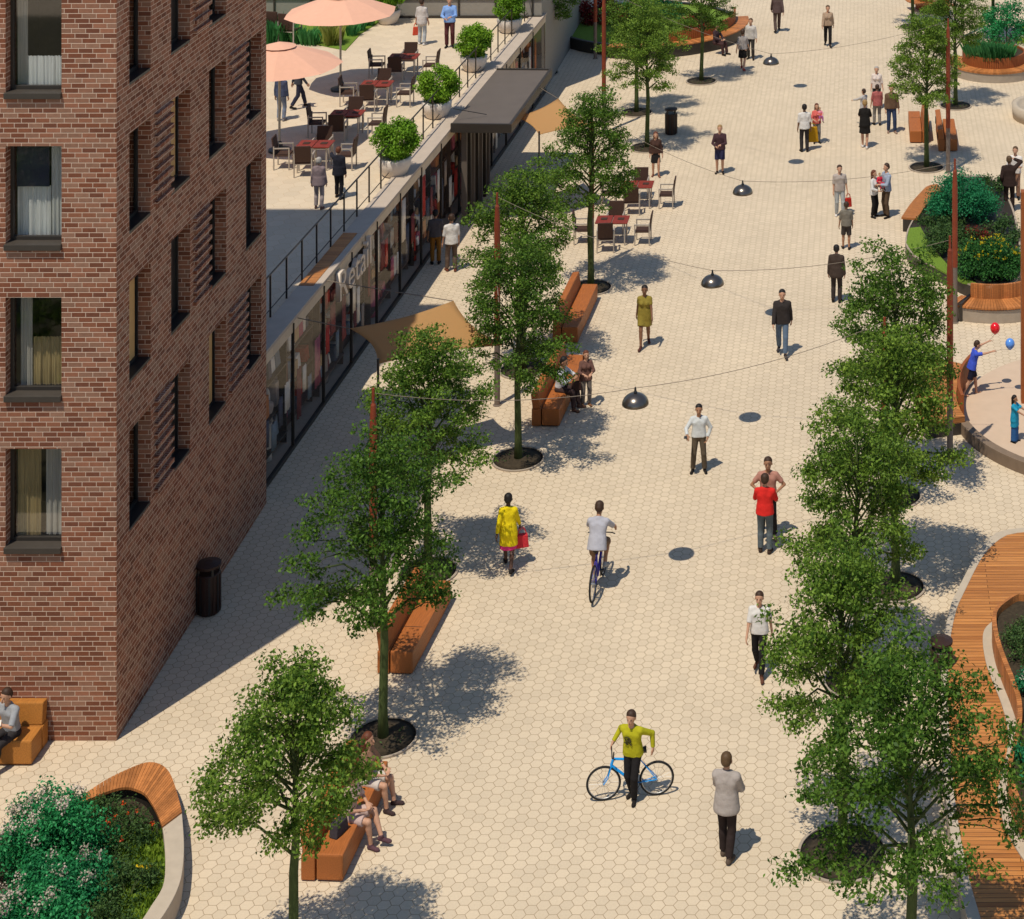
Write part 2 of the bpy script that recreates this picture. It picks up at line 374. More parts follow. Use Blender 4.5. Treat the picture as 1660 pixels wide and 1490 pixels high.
sc.cycles.use_adaptive_sampling=True; sc.cycles.adaptive_threshold=.02
# ================= ground
tag(MB().quad((-300,-150,0),(300,-150,0),(300,500,0),(-300,500,0)).build('plaza_paving',M_pave),'pale hexagonal stone paving of the plaza','paving',kind='structure')
MB().quad((-60,-20,.004),(-14.6,-20,.004),(-14.6,27.5,.004),(-60,27.5,.004)).build('unseen_ground',mat('unseen_ground',(.10,.085,.045),.9,.5,1.2))  # unseen ground added so the tower windows mirror darker tones than paving
tag(bpy.data.objects['unseen_ground'],'unseen garden ground added outside the left edge to tint tower window reflections','ground',kind='structure')
# ================= brick tower
BX=-13.87; BY0=35.5; BY1=44.4; BH=16.5
bt=thing('brick_tower','tall brown brick apartment tower with deep dark windows','building')
wb=MB()
def wallgrid(P,u0,u1,z1,ops,dep,inv):
    us=sorted({u0,u1}|{o[0] for o in ops}|{o[1] for o in ops}); zs=sorted({0,z1}|{o[2] for o in ops}|{o[3] for o in ops})
    for i in range(len(us)-1):
        for j in range(len(zs)-1):
            uc=(us[i]+us[i+1])/2; zc=(zs[j]+zs[j+1])/2
            if any(o[0]<uc<o[1] and o[2]<zc<o[3] for o in ops): continue
            wb.quad(P(us[i],zs[j],0),P(us[i+1],zs[j],0),P(us[i+1],zs[j+1],0),P(us[i],zs[j+1],0))
    for a,b,c,d in ops:
        for p,q in (((a,c),(a,d)),((b,c),(b,d)),((a,c),(b,c)),((a,d),(b,d))):
            wb.quad(P(*p,0),P(*q,0),P(*q,dep),P(*p,dep))
Pf=lambda u,z,d:(u,BY0+d,z); Ps=lambda u,z,d:(BX-d,u,z)
fops=[]; sops=[]; ZS=[3.56+2.81*k for k in range(5)]
for z in ZS:
    for x in (-15.93,-19.0): fops.append((x,x+1.04,z,z+1.86))
    for y in (36.12,38.3,40.52,42.95): sops.append((y,y+1.08,z,z+1.9))
wallgrid(Pf,-24,BX,BH,fops,.3,0); wallgrid(Ps,BY0,BY1,BH,sops,.42,1)
wb.quad((-24,BY0,BH),(BX,BY0,BH),(BX,BY1,BH),(-24,BY1,BH)); wb.quad((-24,BY0,0),(-24,BY0,BH),(-24,BY1,BH),(-24,BY1,0)); wb.quad((-24,BY1,0),(BX,BY1,0),(BX,BY1,BH),(-24,BY1,BH))
wb.box(-30,BY1+.01,0,-17.5,47.2,24.5)  # unseen rear wing, placed and sized so its shadow covers the near terrace
# projecting brick courses between window pairs
for k,z in enumerate(ZS):
    prs=((0,1),(2,3)) if k%2==0 else ((1,2),)
    for a,b in prs:
        ya=(36.12,38.3,40.52,42.95)[a]+1.08; yb=(36.12,38.3,40.52,42.95)[b]
        n=9
        for i in range(n):
            zz=z+.1+i*1.72/(n-1); wb.box(BX+.002,ya+.18,zz,BX+.075,yb-.02,zz+.085)
o=wb.build('brick_wall',M_brick,bt,smooth=None)
# windows
k=0
for (a,b,c,d) in fops:
    fr=MB(); y0=BY0+.2
    for x0,x1,z0,z1 in ((a,a+.06,c+.05,d),(b-.06,b,c+.05,d),(a+.06,b-.06,d-.06,d),(a+.06,b-.06,c+.05,c+.12)): fr.box(x0,y0,z0,x1,y0+.07,z1)
    f=fr.build('window',M_dark,bt,bevel=.006)
    MB().box(a-.01,BY0-.07,c-.06,b+.01,BY0+.27,c+.05).build('sill',M_sill,f,bevel=.008)
    MB().quad((a+.06,y0+.03,c+.12),(b-.06,y0+.03,c+.12),(b-.06,y0+.03,d-.06),(a+.06,y0+.03,d-.06)).build('pane',M_glass,f)
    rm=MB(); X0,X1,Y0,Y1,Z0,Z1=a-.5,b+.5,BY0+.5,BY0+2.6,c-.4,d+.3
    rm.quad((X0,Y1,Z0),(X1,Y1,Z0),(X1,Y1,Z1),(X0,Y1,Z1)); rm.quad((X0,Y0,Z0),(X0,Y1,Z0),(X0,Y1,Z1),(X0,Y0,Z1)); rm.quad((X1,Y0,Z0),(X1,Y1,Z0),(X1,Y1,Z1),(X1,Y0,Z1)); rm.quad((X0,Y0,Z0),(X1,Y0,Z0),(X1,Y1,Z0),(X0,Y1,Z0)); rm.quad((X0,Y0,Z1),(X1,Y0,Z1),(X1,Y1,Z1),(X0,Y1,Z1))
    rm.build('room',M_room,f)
    def drape(x0,x1,z0,z1,m,yo,nm='curtain'):
        q=MB(); n=40; vs=[]; 
        for i in range(n+1):
            x=x0+(x1-x0)*i/n; yy=BY0+yo+.025*math.sin(i*1.9+k)+.012*math.sin(i*.7)
            vs+=[(x,yy,z0),(x,yy,z1)]
        q.add(vs,[(2*i,2*i+2,2*i+3,2*i+1) for i in range(n)]); q.build(nm,m,f,smooth=True)
    fl=k//2; w_=b-a
    if a<-17: drape(a+.05,b-.05,c+.1,d-.05,M_curt2,.42)
    elif fl==0: drape(a+.05,a+.46*w_,c+.05,d-.05,M_gcurt,.42); drape(b-.46*w_,b-.03,c+.05,d-.05,M_curt2,.45)
    elif fl==1: drape(a+.1,a+.3*w_,c+.05,d-.05,M_curt2,.42); drape(a+.3*w_,b-.04,c+.05,c+.95,M_gcurt,.46)  # golden lower cloth added to stand in for a bush reflection in the pane
    elif fl==2: drape(b-.34*w_,b-.04,c+.05,d-.05,M_curt,.42); drape(a+.04,b-.36*w_,c+.05,c+.98,M_curt,.44); MB().box(a+.06,BY0+.34,c+1.0,b-.36*w_,BY0+.37,d-.06).build('blind',M_blind,f)
    else: drape(a+.2*w_,b-.04,c+.05,c+.62,M_curt,.42); drape(a+.04,a+.22*w_,c+.05,d-.05,M_curt2,.42)
    k+=1
tans={(2,1),(1,0),(0,2)}
for i,(a,b,c,d) in enumerate(sops):
    fl,cl=divmod(i,4); x=BX-.24; fr=MB()
    for y0,y1,z0,z1 in ((a,a+.06,c+.05,d),(b-.06,b,c+.05,d),(a+.06,b-.06,d-.06,d),(a+.06,b-.06,c+.05,c+.12)): fr.box(x-.07,y0,z0,x,y1,z1)
    f=fr.build('window',M_black,bt,bevel=.006)
    MB().box(BX-.3,a+.002,c-.05,BX-.004,b-.002,c+.05).build('sill',M_black,f,bevel=.008)
    MB().box(x-.06,a+.06,c+.12,x-.04,b-.06,d-.06).build('pane',M_black if cl%2 else M_shopglass,f)
    if (fl,cl) in tans: MB().box(x-.035,a+.5,c+.13,x-.01,a+.92,d-.065).build('tan_panel',M_tan,f)
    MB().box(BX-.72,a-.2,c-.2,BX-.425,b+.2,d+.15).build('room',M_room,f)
# ================= retail block with roof terrace (local x outward, y along the facade)
RA=-math.atan(.032)
rb=thing('retail_building','low shop building with dark glass front and tiled roof terrace','building',(-14.1,45,0),RA)
RL=33.5
def RW(px,py,z):  # pixel -> local facade frame
    v=G(px,py,z)-Vector((-14.1,45,0)); c,s=math.cos(-RA),math.sin(-RA); return Vector((v.x*c-v.y*s,v.x*s+v.y*c,z))
MB().box(-30,-.4,TZ-.32,-.02,RL,TZ).build('terrace_floor',M_tile,rb)
cp=MB(); cp.box(-.55,-.4,TZ+.003,.03,4.1,TZ+.06); cp.box(-.16,4.1,TZ+.003,.03,7.9,TZ+.06); cp.box(-.55,7.9,TZ+.003,.03,RL,TZ+.06); cp.box(-.02,-.4,TZ-.03,.028,RL,TZ+.003)
cp.build('coping',M_coping,rb,bevel=.01)
MB().box(-.55,4.1,TZ+.004,-.16,7.9,TZ+.07).build('timber_strip',M_wood,rb)
fm=MB()
for i in range(15):
    y=-.3+i*2.4
    if y>RL-.2: break
    fm.box(-.06,y-.015,.02,.015,y+.015,TZ-.1)
fm.box(-.07,-.4,.0,.02,RL,.1); fm.build('mullions',M_dark,rb)
MB().quad((-.03,-.4,.1),(-.03,RL,.1),(-.03,RL,TZ-.03),(-.03,-.4,TZ-.03)).build('shop_glass',M_shopglass,rb)
iw=MB(); iw.quad((-4,-.4,.03),(-.05,-.4,.03),(-.05,RL,.03),(-4,RL,.03)); iw.build('shop_floor',M_coping,rb)
iw=MB(); iw.quad((-4,-.4,.03),(-4,RL,.03),(-4,RL,TZ-.33),(-4,-.4,TZ-.33)); iw.quad((-4,-.4,.03),(-4,-.4,TZ-.33),(-.05,-.4,TZ-.33),(-.05,-.4,.03)); iw.quad((-4,RL,.03),(-4,RL,TZ-.33),(-.05,RL,TZ-.33),(-.05,RL,.03)); iw.build('back_wall',mat('shop_wall',(.22,.15,.12),.9),rb)
# lettering
cu=bpy.data.curves.new('sign','FONT'); cu.body='Retail'; cu.size=1.1; cu.extrude=.06; cu.align_x='LEFT'
to=bpy.data.objects.new('tmp',cu); C.objects.link(to); bpy.context.view_layer.update()
me=bpy.data.meshes.new_from_object(to.evaluated_get(bpy.context.evaluated_depsgraph_get())); bpy.data.objects.remove(to)
xs=[v.co.x for v in me.vertices]; sx_=2.85/(max(xs)-min(xs))
me.transform(Matrix.Translation((.075,5.3,2.33))@Matrix(((0,0,1,0),(1,0,0,0),(0,1,0,0),(0,0,0,1)))@Matrix.Diagonal((sx_,1,1,1)))
me.materials.clear(); me.materials.append(mat('sign_metal',(.62,.52,.42),.45,.05))
sg=linkmesh('shop_sign',me); sg.location=(-14.1,45,0); sg.rotation_euler=(0,0,RA); tag(sg,'raised metal shop lettering reading Retail on the glass front','sign')
# shop displays behind the glass
gc=[(.55,.05,.04),(.80,.74,.66),(.10,.11,.15),(.50,.20,.08),(.40,.33,.29),(.85,.80,.75),(.25,.07,.07),(.50,.14,.20),(.60,.40,.22),(.22,.27,.32)]
gm=[fab('goods_%d'%i,c) for i,c in enumerate(gc)]
M_shelf=mat('shelf_board',(.13,.085,.065),.7)
rr=random.Random(3); nth='first second third fourth fifth sixth seventh eighth ninth tenth eleventh twelfth thirteenth fourteenth'.split()
for i in range(14):
    y=.3+i*2.3; x=-.62-.1*(i%2)
    t=thing('display_shelf','shop display shelf with clothes behind glass, '+nth[i]+' from the brick tower','shelf',(-14.1,45,0),RA,'display shelves behind the shop glass')
    q=MB(); q.box(x-.06,y,.05,x-.02,y+2.05,2.75)
    for z in (.35,1.2,2.05): q.box(x-.02,y,z-.03,x+.38,y+2.05,z)
    for yy in (y,y+2.02): q.box(x-.02,yy,.05,x+.36,yy+.03,2.7)
    q.build('shelf_frame',M_shelf if i%3 else M_dark,t)
    for z in (.352,1.202,2.052):
        yy=y+.06
        while yy<y+1.9:
            w_=rr.uniform(.14,.42); h_=rr.uniform(.2,.62); d_=rr.uniform(.12,.3)
            if rr.random()<.85:
                q=MB(); q.box(x+.05,yy,z,x+.05+d_,min(yy+w_,y+1.98),z+h_); q.v=[(vx-(.05 if vz>z+.1 else 0)*rr.random(),vy+rr.uniform(-.015,.015),vz+rr.uniform(-.02,0)*(vz>z+.1)) for vx,vy,vz in q.v]
                q.build('goods',rr.choice(gm),t,bevel=.02)
            yy+=w_+.03
    for j in range(4):
        yy=y+.1+j*.5+rr.uniform(0,.15); zz=rr.uniform(.3,1.6); hh=rr.uniform(.5,1.3); ww=rr.uniform(.2,.42); q=MB()
        n_=6; vs=[(-.16-.02*math.sin(k_*2.1+j),yy+ww*k_/n_,z_) for k_ in range(n_+1) for z_ in (zz,min(zz+hh,2.85))]; q.add(vs,[(2*k_,2*k_+2,2*k_+3,2*k_+1) for k_ in range(n_)])
        o_=q.build('hanging_cloth',rr.choice(gm),t,smooth=True); m_=o_.modifiers.new('s','SOLIDIFY'); m_.thickness=.01
for i in range(7):
    y=1.4+i*4.4; x=-.45
    t=thing('mannequin','dressed shop mannequin behind the glass, '+nth[i]+' from the brick tower','mannequin',(-14.1,45,0),RA,'mannequins behind the shop glass')
    q=MB(); q.lathe([(.14,.05),(.13,.3),(.11,.85),(.17,1.0)],14,(x,y,0)); q.build('skirt',gm[(i*3+1)%10],t,smooth=True)
    q=MB(); q.lathe([(.17,.98),(.13,1.12),(.18,1.32),(.17,1.42),(.06,1.5)],14,(x,y,0)); q.build('jacket',gm[(i*7+4)%10],t,smooth=True)
    q=MB(); q.lathe([(.045,1.49),(.05,1.55),(.085,1.62),(.09,1.7),(.05,1.78),(.001,1.79)],12,(x,y,0)); q.build('head',M_pot,t,smooth=True)
# railing
rl=thing('terrace_railing','thin dark metal railing along the terrace edge','railing',(-14.1,45,0),RA)
q=MB(); q.tube([(-.62,-.3,TZ+1.06),(-.62,RL-.3,TZ+1.06)],.024,6); q.build('top_rail',M_rail,rl)
q=MB(); q.tube([(-.62,-.3,TZ+.2),(-.62,RL-.3,TZ+.2)],.014,6); q.build('bottom_rail',M_rail,rl)
for i in range(28):
    y=-.2+i*1.2
    if y<RL-.2: MB().box(-.64,y-.018,TZ,-.60,y+.018,TZ+1.05).build('post',M_rail,rl)
# entrance canopy with fins
cn=thing('entrance_canopy','flat dark canopy projecting over the shop entrance','canopy',(-14.1,45,0),RA)
MB().box(.035,17.6,TZ-.02,1.95,24.2,TZ+.2).build('slab',M_canopy,cn,bevel=.01)
q=MB(); q.box(.04,17.5,TZ-.05,2.05,17.6,TZ+.24); q.box(.04,24.2,TZ-.05,2.05,24.3,TZ+.24); q.box(1.95,17.6,TZ-.05,2.05,24.2,TZ+.24); q.build('fascia',M_dark,cn)
MB().tube([(.03,17.9,TZ+.62),(1.0,18.5,TZ+.26)],.012,6).build('tie_rod',M_black,cn)
for i in range(7): MB().box(.3,17.9+i*.55,.0,.48,17.98+i*.55,TZ-.06).build('fin',M_rail if i%2 else M_canopy,cn)
# building behind the terrace
gb=thing('glazed_building','grey panelled building closing the far end of the terrace','building')
Yb=77.8
MB().box(-45,Yb,0,-13.1,Yb+14,9).build('wall',mat('panel_wall',(.26,.235,.20),.7,.06),gb)
for i in range(22): MB().box(-45+i*1.5,Yb-.06,TZ,-44.94+i*1.5,Yb-.002,9).build('mullion',M_dark,gb)
q=MB(); q.box(-45,Yb-.05,TZ+.75,-13.1,Yb-.002,TZ+.82); q.box(-45,Yb-.08,TZ,-13.1,Yb-.002,TZ+.1); q.build('transom',M_dark,gb)
# ================= terrace: potted shrubs
def shrub(name,label,cat,loc,blobs,dens,L,W,m,group=None,parent=None,flowers=None):
    P,O=blobpts(blobs,dens); me=leaves(name,P,O,L,W,m)
    o=linkmesh(name,me,parent)
    o.location=loc
    if label: tag(o,label,cat,group)
    return o
pot_pos=[(640,284,'nearest the suited man'),(708,190,'midway along the railing'),(768,114,'below the man in blue'),(826,52,'at the far railing corner'),(629,38,'beside the far pink umbrella')]
def make_potted(loc,label,s=1):
    t=thing('potted_shrub',label,'potted shrub',loc,rng.uniform(0,6),'round shrubs in white pots on the terrace',s)
    MB().lathe([(.30,0),(.36,.05),(.47,.3),(.50,.5),(.46,.56),(.42,.56),(.40,.48),(.001,.47)],28).build('pot',M_pot,t,smooth=True)
    bl=[]
    for i in range(46):
        u=unit(rng.normal(size=(1,3)))[0]; rr_=.62*rng.uniform(.75,1.0); c=u*np.array([rr_,rr_,rr_*.86])+np.array([0,0,1.08]); bl.append((c,(.24,.24,.20)))
    bl.append(((0,0,1.05),(.6,.6,.5)))
    P,O=blobpts(bl,3000); k=P[:,2]>.45; linkmesh('foliage',leaves('foliage',P[k],O[k],.085,.055,M_lime,up=.5,outw=.8),t)
    q=MB(); q.tube([(0,0,.45),(0,0,.9)],.04); q.build('stem',M_bark,t)
    return t
p0=None
for px,py,w_ in pot_pos:
    lab='round bright green shrub in a white pot '+w_
    if p0 is None: p0=make_potted(G(px,py,TZ),lab)
    else: dup(p0,G(px,py,TZ),rng.uniform(0,6),lab,1.0)
# ================= umbrellas
def umbrella(loc,label):
    t=thing('parasol',label,'parasol',loc,.2,'pink parasols on the terrace')
    n=8; Rr=1.95; vs=[(0,0,3.38)]; fs=[]
    ring=lambda r,z,dz:[(r*math.cos(2*math.pi*(i/16)),r*math.sin(2*math.pi*(i/16)),z-(dz if i%2 else 0)) for i in range(16)]
    cols=[ring(.5,3.27,.01),ring(1.2,3.02,.03),ring(Rr,2.72,.08)]
    cols[2]=[(x*(.95 if i%2 else 1),y*(.95 if i%2 else 1),z+.06*(i%2)) for i,(x,y,z) in enumerate(cols[2])]
    for c in cols: vs+=c
    for i in range(16): fs.append((0,1+i,1+(i+1)%16))
    for k in range(2):
        for i in range(16): fs.append((1+16*k+i,1+16*(k+1)+i,1+16*(k+1)+(i+1)%16,1+16*k+(i+1)%16))
    q=MB(); q.add(vs,fs); q.build('canopy',M_umb,t)
    q=MB(); v2=[(0,0,3.46)]+ring(.52,3.31,.0); q.add(v2,[(0,1+i,1+(i+1)%16) for i in range(16)]); q.build('vent_cap',M_umb,t)
    MB().tube([(0,0,0),(0,0,3.4)],.038).build('pole',M_umbp,t)
    MB().lathe([(.34,0),(.34,.07),(.12,.11),(.07,.3),(.05,.32)],20).build('base',M_black,t,smooth=False)
    for i in range(8):
        a=2*math.pi*i/8; MB().tube([(.04*math.cos(a),.04*math.sin(a),3.3),(1.9*math.cos(a),1.9*math.sin(a),2.70)],.012,5).build('rib',M_umbp,t)
    return t
u0=umbrella(G(453,245,TZ),'pink parasol over the two pairs of legs beside the brick tower')
dup(u0,G(552,146,TZ),.5,'pink parasol farther along the terrace by the ornamental grasses')
# ================= cafe furniture
def chair(): 
    t=thing('armchair','','chair',(0,0,0),0,'dark woven cafe armchairs')
    MB().cbox((0,0,.43),(.48,.46,.05)).build('seat',M_wick,t,bevel=.012)
    MB().box(-.24,.20,.47,.24,.245,.98,Matrix.Translation((0,.2,.47))@Matrix.Rotation(R(-8),4,'X')@Matrix.Translation((0,-.2,-.47))).build('backrest',M_wick,t,bevel=.012)
    for sx in (-1,1):
        for y in (-.23,.23): MB().box(sx*.26-.018,y-.018,0,sx*.26+.018,y+.018,.66 if y<0 else .72).build('leg',M_alu,t)
        MB().box(sx*.26-.022,-.25,.645,sx*.26+.022,.25,.68).build('armrest',M_alu,t,bevel=.006)
    q=MB(); q.box(-.25,-.235,.385,.25,-.2,.41); q.box(-.25,.2,.385,.25,.235,.41); q.build('frame',M_alu,t)
    return t
def table(loc,label,rz=0):
    t=thing('cafe_table',label,'table',loc,rz,'red topped cafe tables')
    MB().box(-.52,-.36,.71,-.012,.36,.745).build('table_top',M_redtop,t,bevel=.01); MB().box(.012,-.36,.71,.52,.36,.745).build('table_top',M_redtop,t,bevel=.01)
    MB().box(-.03,-.3,.675,.03,.3,.709).build('brace',M_alu,t)
    for x in (-.42,.42):
        for y in (-.28,.28): MB().box(x-.02,y-.02,0,x+.02,y+.02,.709).build('leg',M_alu,t)
    for x in (-.27,.27): MB().cbox((x,.02,.753),(.2,.2,.012)).build('menu_mat',M_wick,t)
    return t
ch0=None
sets=[((511,272),TZ,'beside the suited man on the terrace'),((563,220),TZ,'second from the suited man'),((611,170),TZ,'third from the suited man'),((655,124),TZ,'nearest the man in blue'),((993,393),0,'nearest the crossing cable below the trees'),((1034,334),0,'below the woman in black skirt')]
for (px,py),z,w_ in sets:
    c=G(px,py,z); table(c,'red topped cafe table '+w_)
    for dx,dy,rz,sd_ in ((0,.78,0,'far side'),(-.12,-.72,math.pi+.08,'camera side'),(-.98,.02,R(90)+.05,'building side'),(.98,-.05,R(-90),'open side')):
        lab='woven armchair on the %s of the table %s'%(sd_,w_)
        p=c+Vector((dx,dy,0))
        if ch0 is None: ch0=chair(); ch0.location=p; ch0.rotation_euler.z=rz; ch0['label']=lab
        else: dup(ch0,p,rz,lab)
for px,py,w_ in ((446,66,'behind the grasses nearest the brick tower'),(470,70,'behind the grasses partly under the far parasol')):
    dup(ch0,G(px,py,TZ),2.9,'dark woven armchair '+w_,1.25)
# terrace planting bed
bedo=[GX(x,y,TZ+.012) for x,y in ((400,76),(480,66),(560,82),(585,55),(625,30),(600,18),(400,16))]
tag(MB().prism(bedo,TZ+.002,TZ+.03).build('lawn',M_lawn),'grass bed on the roof terrace','grass bed',kind='structure')
def blades(name,label,cat,outl_pts,n,h,m,group=None,bunch=.25):
    V=[]
    for (x,y,z,s) in outl_pts:
        a=rng.uniform(0,2*np.pi,n); rd=rng.uniform(0,bunch,n)*s; hh=h*s*rng.uniform(.6,1.15,n); bx=x+rd*np.cos(a); by=y+rd*np.sin(a)
        le=rng.uniform(.15,.5,n)*hh; tx=bx+le*np.cos(a); ty=by+le*np.sin(a); w_=.014
        px_,py_=-np.sin(a)*w_,np.cos(a)*w_
        q=np.stack([np.stack([bx-px_,by-py_,np.full(n,z)],1),np.stack([bx+px_,by+py_,np.full(n,z)],1),np.stack([(bx+tx)/2+px_,(by+ty)/2+py_,z+hh*.75],1),np.stack([tx,ty,z+hh],1)],1)
        V.append(q.reshape(-1,3))
    V=np.concatenate(V); o=linkmesh(name,npmesh(name,V,np.arange(len(V)).reshape(-1,4),m)); return tag(o,label,cat,group)
def cl(px,py,z,s): v=G(px,py,z); return (v.x,v.y,z,s)
blades('ornamental_grass','tall blue green grass clump beside the brick tower','grass clump',[cl(x,y,TZ,1) for x,y in ((440,72),(452,68),(462,70),(446,64))],120,.85,M_gblade,'grass clumps in the terrace bed')
blades('ornamental_grass','silvery green grass clump between the two parasols','grass clump',[cl(x,y,TZ,1) for x,y in ((482,70),(497,72),(508,73))],110,.6,M_gblade,'grass clumps in the terrace bed')
blades('ornamental_grass','yellow flowering grass clump at the far parasol pole','grass clump',[cl(x,y,TZ,1) for x,y in ((535,74),(545,72),(540,68))],110,.75,M_ygrass,'grass clumps in the terrace bed')
blades('ornamental_grass','short green clump behind the far parasol pole','grass clump',[cl(x,y,TZ,1) for x,y in ((570,58),(582,50),(596,42))],110,.5,M_gblade,'grass clumps in the terrace bed')
# ================= trees
def tree_mesh(seed,h=5.5,cr=1.4,z0=2.15,nl=30,low=None):
    rd=random.Random(seed); tb=MB()
    wob=[(rd.uniform(-.05,.05),rd.uniform(-.05,.05)) for _ in range(7)]
    tp=[(0,0,-.05),(0,0,.6)]+[(wob[i][0],wob[i][1],1.2+(h*.9-1.2)*i/6) for i in range(1,7)]
    tb.tube(tp,[.115,.088,.078,.066,.05,.036,.024,.01],9)
    def axis(z):
        for i in range(len(tp)-1):
            if tp[i][2]<=z<=tp[i+1][2]:
                f=(z-tp[i][2])/(tp[i+1][2]-tp[i][2]); return Vector((tp[i][0]+(tp[i+1][0]-tp[i][0])*f,tp[i][1]+(tp[i+1][1]-tp[i][1])*f,z))
        return Vector(tp[-1])
    blobs=[]; z1=h-.25
    az=rd.uniform(0,6)
    for i in range(nl):
        u=(i+.5)/nl; az+=2.4+rd.uniform(-.35,.35)
        ze=z0+.15+(z1-z0)*u**.92; prof=min(1,.66+u*1.5)*(1.06-u)**.5*1.02; r=cr*prof*rd.uniform(.6,1.18)
        zs=z0-.1+(ze-z0)*.62; zs=max(z0-.1,min(zs,h*.8))
        s=axis(zs); e=Vector((r*math.cos(az),r*math.sin(az),ze+rd.uniform(-.12,.12)))
        m=(s+e)/2+Vector((-.15*math.cos(az)*r*.3,-.15*math.sin(az)*r*.3,.12+.1*r))
        br=[s,s.lerp(m,.6),m,m.lerp(e,.55),e]; r0=.034*(1-u*.5)
        tb.tube(br,[r0,r0*.8,r0*.6,r0*.4,r0*.2],5)
        for f,rb_ in ((.45,.28),(.72,.38),(1.0,.38)):
            if r*f<.25 and u<.6: continue
            q=s.lerp(e,f)+Vector((rd.uniform(-.1,.1),rd.uniform(-.1,.1),.1+rd.uniform(-.06,.1)))
            k=rd.uniform(.75,1.15); blobs.append((tuple(q),(rb_*k,rb_*k,rb_*k*.45)))
        for k in range(2):
            da=rd.choice((-1,1))*rd.uniform(.35,.8); st=s.lerp(e,rd.uniform(.45,.7)); L=r*rd.uniform(.3,.5)+.12
            te=st+Vector((L*math.cos(az+da),L*math.sin(az+da),rd.uniform(-.05,.25)))
            tb.tube([st,(st+te)/2+Vector((0,0,.06)),te],[.013,.010,.004],4)
            k2=rd.uniform(.22,.36); blobs.append((tuple(te),(k2,k2,k2*.5)))
    if low:
        a,L,zl=low; s=axis(zl); e=s+Vector((L*math.cos(a),L*math.sin(a),.45)); m=(s+e)/2+Vector((0,0,.3))
        tb.tube([s,s.lerp(m,.5),m,e],[.034,.028,.02,.008],6)
        for f in (.62,.8,.98,1.08): blobs.append((tuple(m.lerp(e,(f-.5)*2)+Vector((rd.uniform(-.1,.1),rd.uniform(-.15,.15),.02))),(.34,.34,.17)))
    blobs.append(((0,0,h-.3),(.4,.4,.3)))
    P,O=blobpts(blobs,1800,.6)
    return tb.mesh('trunk',M_bark,smooth=True),(P,O)
TV=[]
for i,(sd_,h_,cr_,low) in enumerate(((11,5.45,1.5,None),(23,5.65,1.68,(R(172),1.95,2.1)),(37,5.5,1.58,None),(41,5.6,1.62,(R(200),1.3,2.0)),(53,5.3,1.42,(R(178),1.4,2.05)),(67,5.3,1.85,(R(190),1.7,1.8)))):
    a,(P,O)=tree_mesh(sd_,h_,cr_,z0={4:2.5,5:2.2}.get(i,2.15),low=low); TV.append((a,leaves('crown',P,O,.078,.046,M_leaf if i%2==0 else M_leaf2)))
def pit(loc,label,r=.58):
    t=thing('tree_pit',label,'tree pit',loc,rng.uniform(0,6),'round tree pits in the paving')
    MB().lathe([(r+.05,0),(r+.05,.035),(r,.035),(r,.005)],40).build('rim',M_conc,t)
    q=MB(); q.lathe([(r-.002,.012),(r*.6,.03),(r*.25,.05),(.001,.055)],36); q.build('soil',M_soil,t,smooth=True)
    bl=[((r*.55*math.cos(a),r*.55*math.sin(a),.05),(.16,.16,.06)) for a in (.2,1.2,5.4,4.6)]
    P,O=blobpts(bl,500); linkmesh('ground_cover',leaves('ground_cover',P,O,.07,.035,M_dkshrub,up=1),t)
    return t
# (x,y world) via base pixel ; variant, rot, scale, where
trees=[(476,1590,4,0.0,.92,'in front of the bench with two seated women'),(621,1197,1,0.,1.0,'with a long low branch'),(694,928,2,1.0,1.0,'behind the low branched tree'),
(840,745,3,2.2,1.0,'beside the bench of the seated man'),(848,600,2,3.3,1.04,'between the sail and the olive dressed woman'),(958,467,0,4.0,1.05,'just below the plaza cafe tables'),
(1049,240,2,5.0,.95,'beside the woman in the black skirt'),(1032,183,1,2.6,.95,'with its pit beside the dark litter bin'),(1137,132,3,4.2,.95,'before the oval planter bench'),(881,119,0,1.2,.95,'beyond the entrance canopy'),
(1474,1632,5,0.0,1.0,'nearest the deck at the bottom edge'),(1366,1384,2,4.1,1.0,'behind the man in grey jacket'),(1388,1104,3,4.9,.96,'by the man in white shirt and black trousers'),
(1452,952,0,3.0,1.05,'between the deck and the red shirted man'),(1450,805,3,5.1,1.06,'beside the rust pole at the play circle'),(1502,272,0,2.0,.98,'in front of the far log benches'),(1549,172,2,3.7,.95,'behind the far log benches'),(1480,44,1,4.6,.95,'farthest up the plaza'),(1610,66,2,.4,1.0,'rising behind the round slatted planter')]
for px,py,v,rz,s,w_ in trees:
    loc=G(px,py)
    t=thing('street_tree','young leafy street tree '+w_,'tree',loc,rz,'young street trees in round pits',s); t.scale=(s*random.uniform(.95,1.06),s*random.uniform(.95,1.06),s*random.uniform(.96,1.05))
    linkmesh('trunk',TV[v][0],t); linkmesh('crown',TV[v][1],t)
    if py not in (66,): pit(loc,'round soil pit of the tree '+w_,.6 if py!=1384 else .72)
for k_,(x_,y_,v_,s_) in enumerate(((-19.5,31,0,.9),(-22,29,1,1.1),(-25.5,31,2,1.0),(-24,24,3,1.4),(-29,20,1,1.7),(-33,12,2,1.9),(-27,14,0,1.6),(-17,27.5,1,1.0),(-19,24,2,1.2),(-16.5,22,0,1.1),(-21,20,3,1.4),(-26,27,0,1.2),(-18.5,15,1,1.5),(-23,9,2,1.8))):
    t=thing('street_tree','leafy tree outside the left edge mirrored in the tower windows, '+nth[k_]+' from the wall','tree',(x_,y_,0),k_*1.3,'trees mirrored in the tower windows',s_)
    linkmesh('trunk',TV[v_][0],t); linkmesh('crown',TV[v_][1],t)
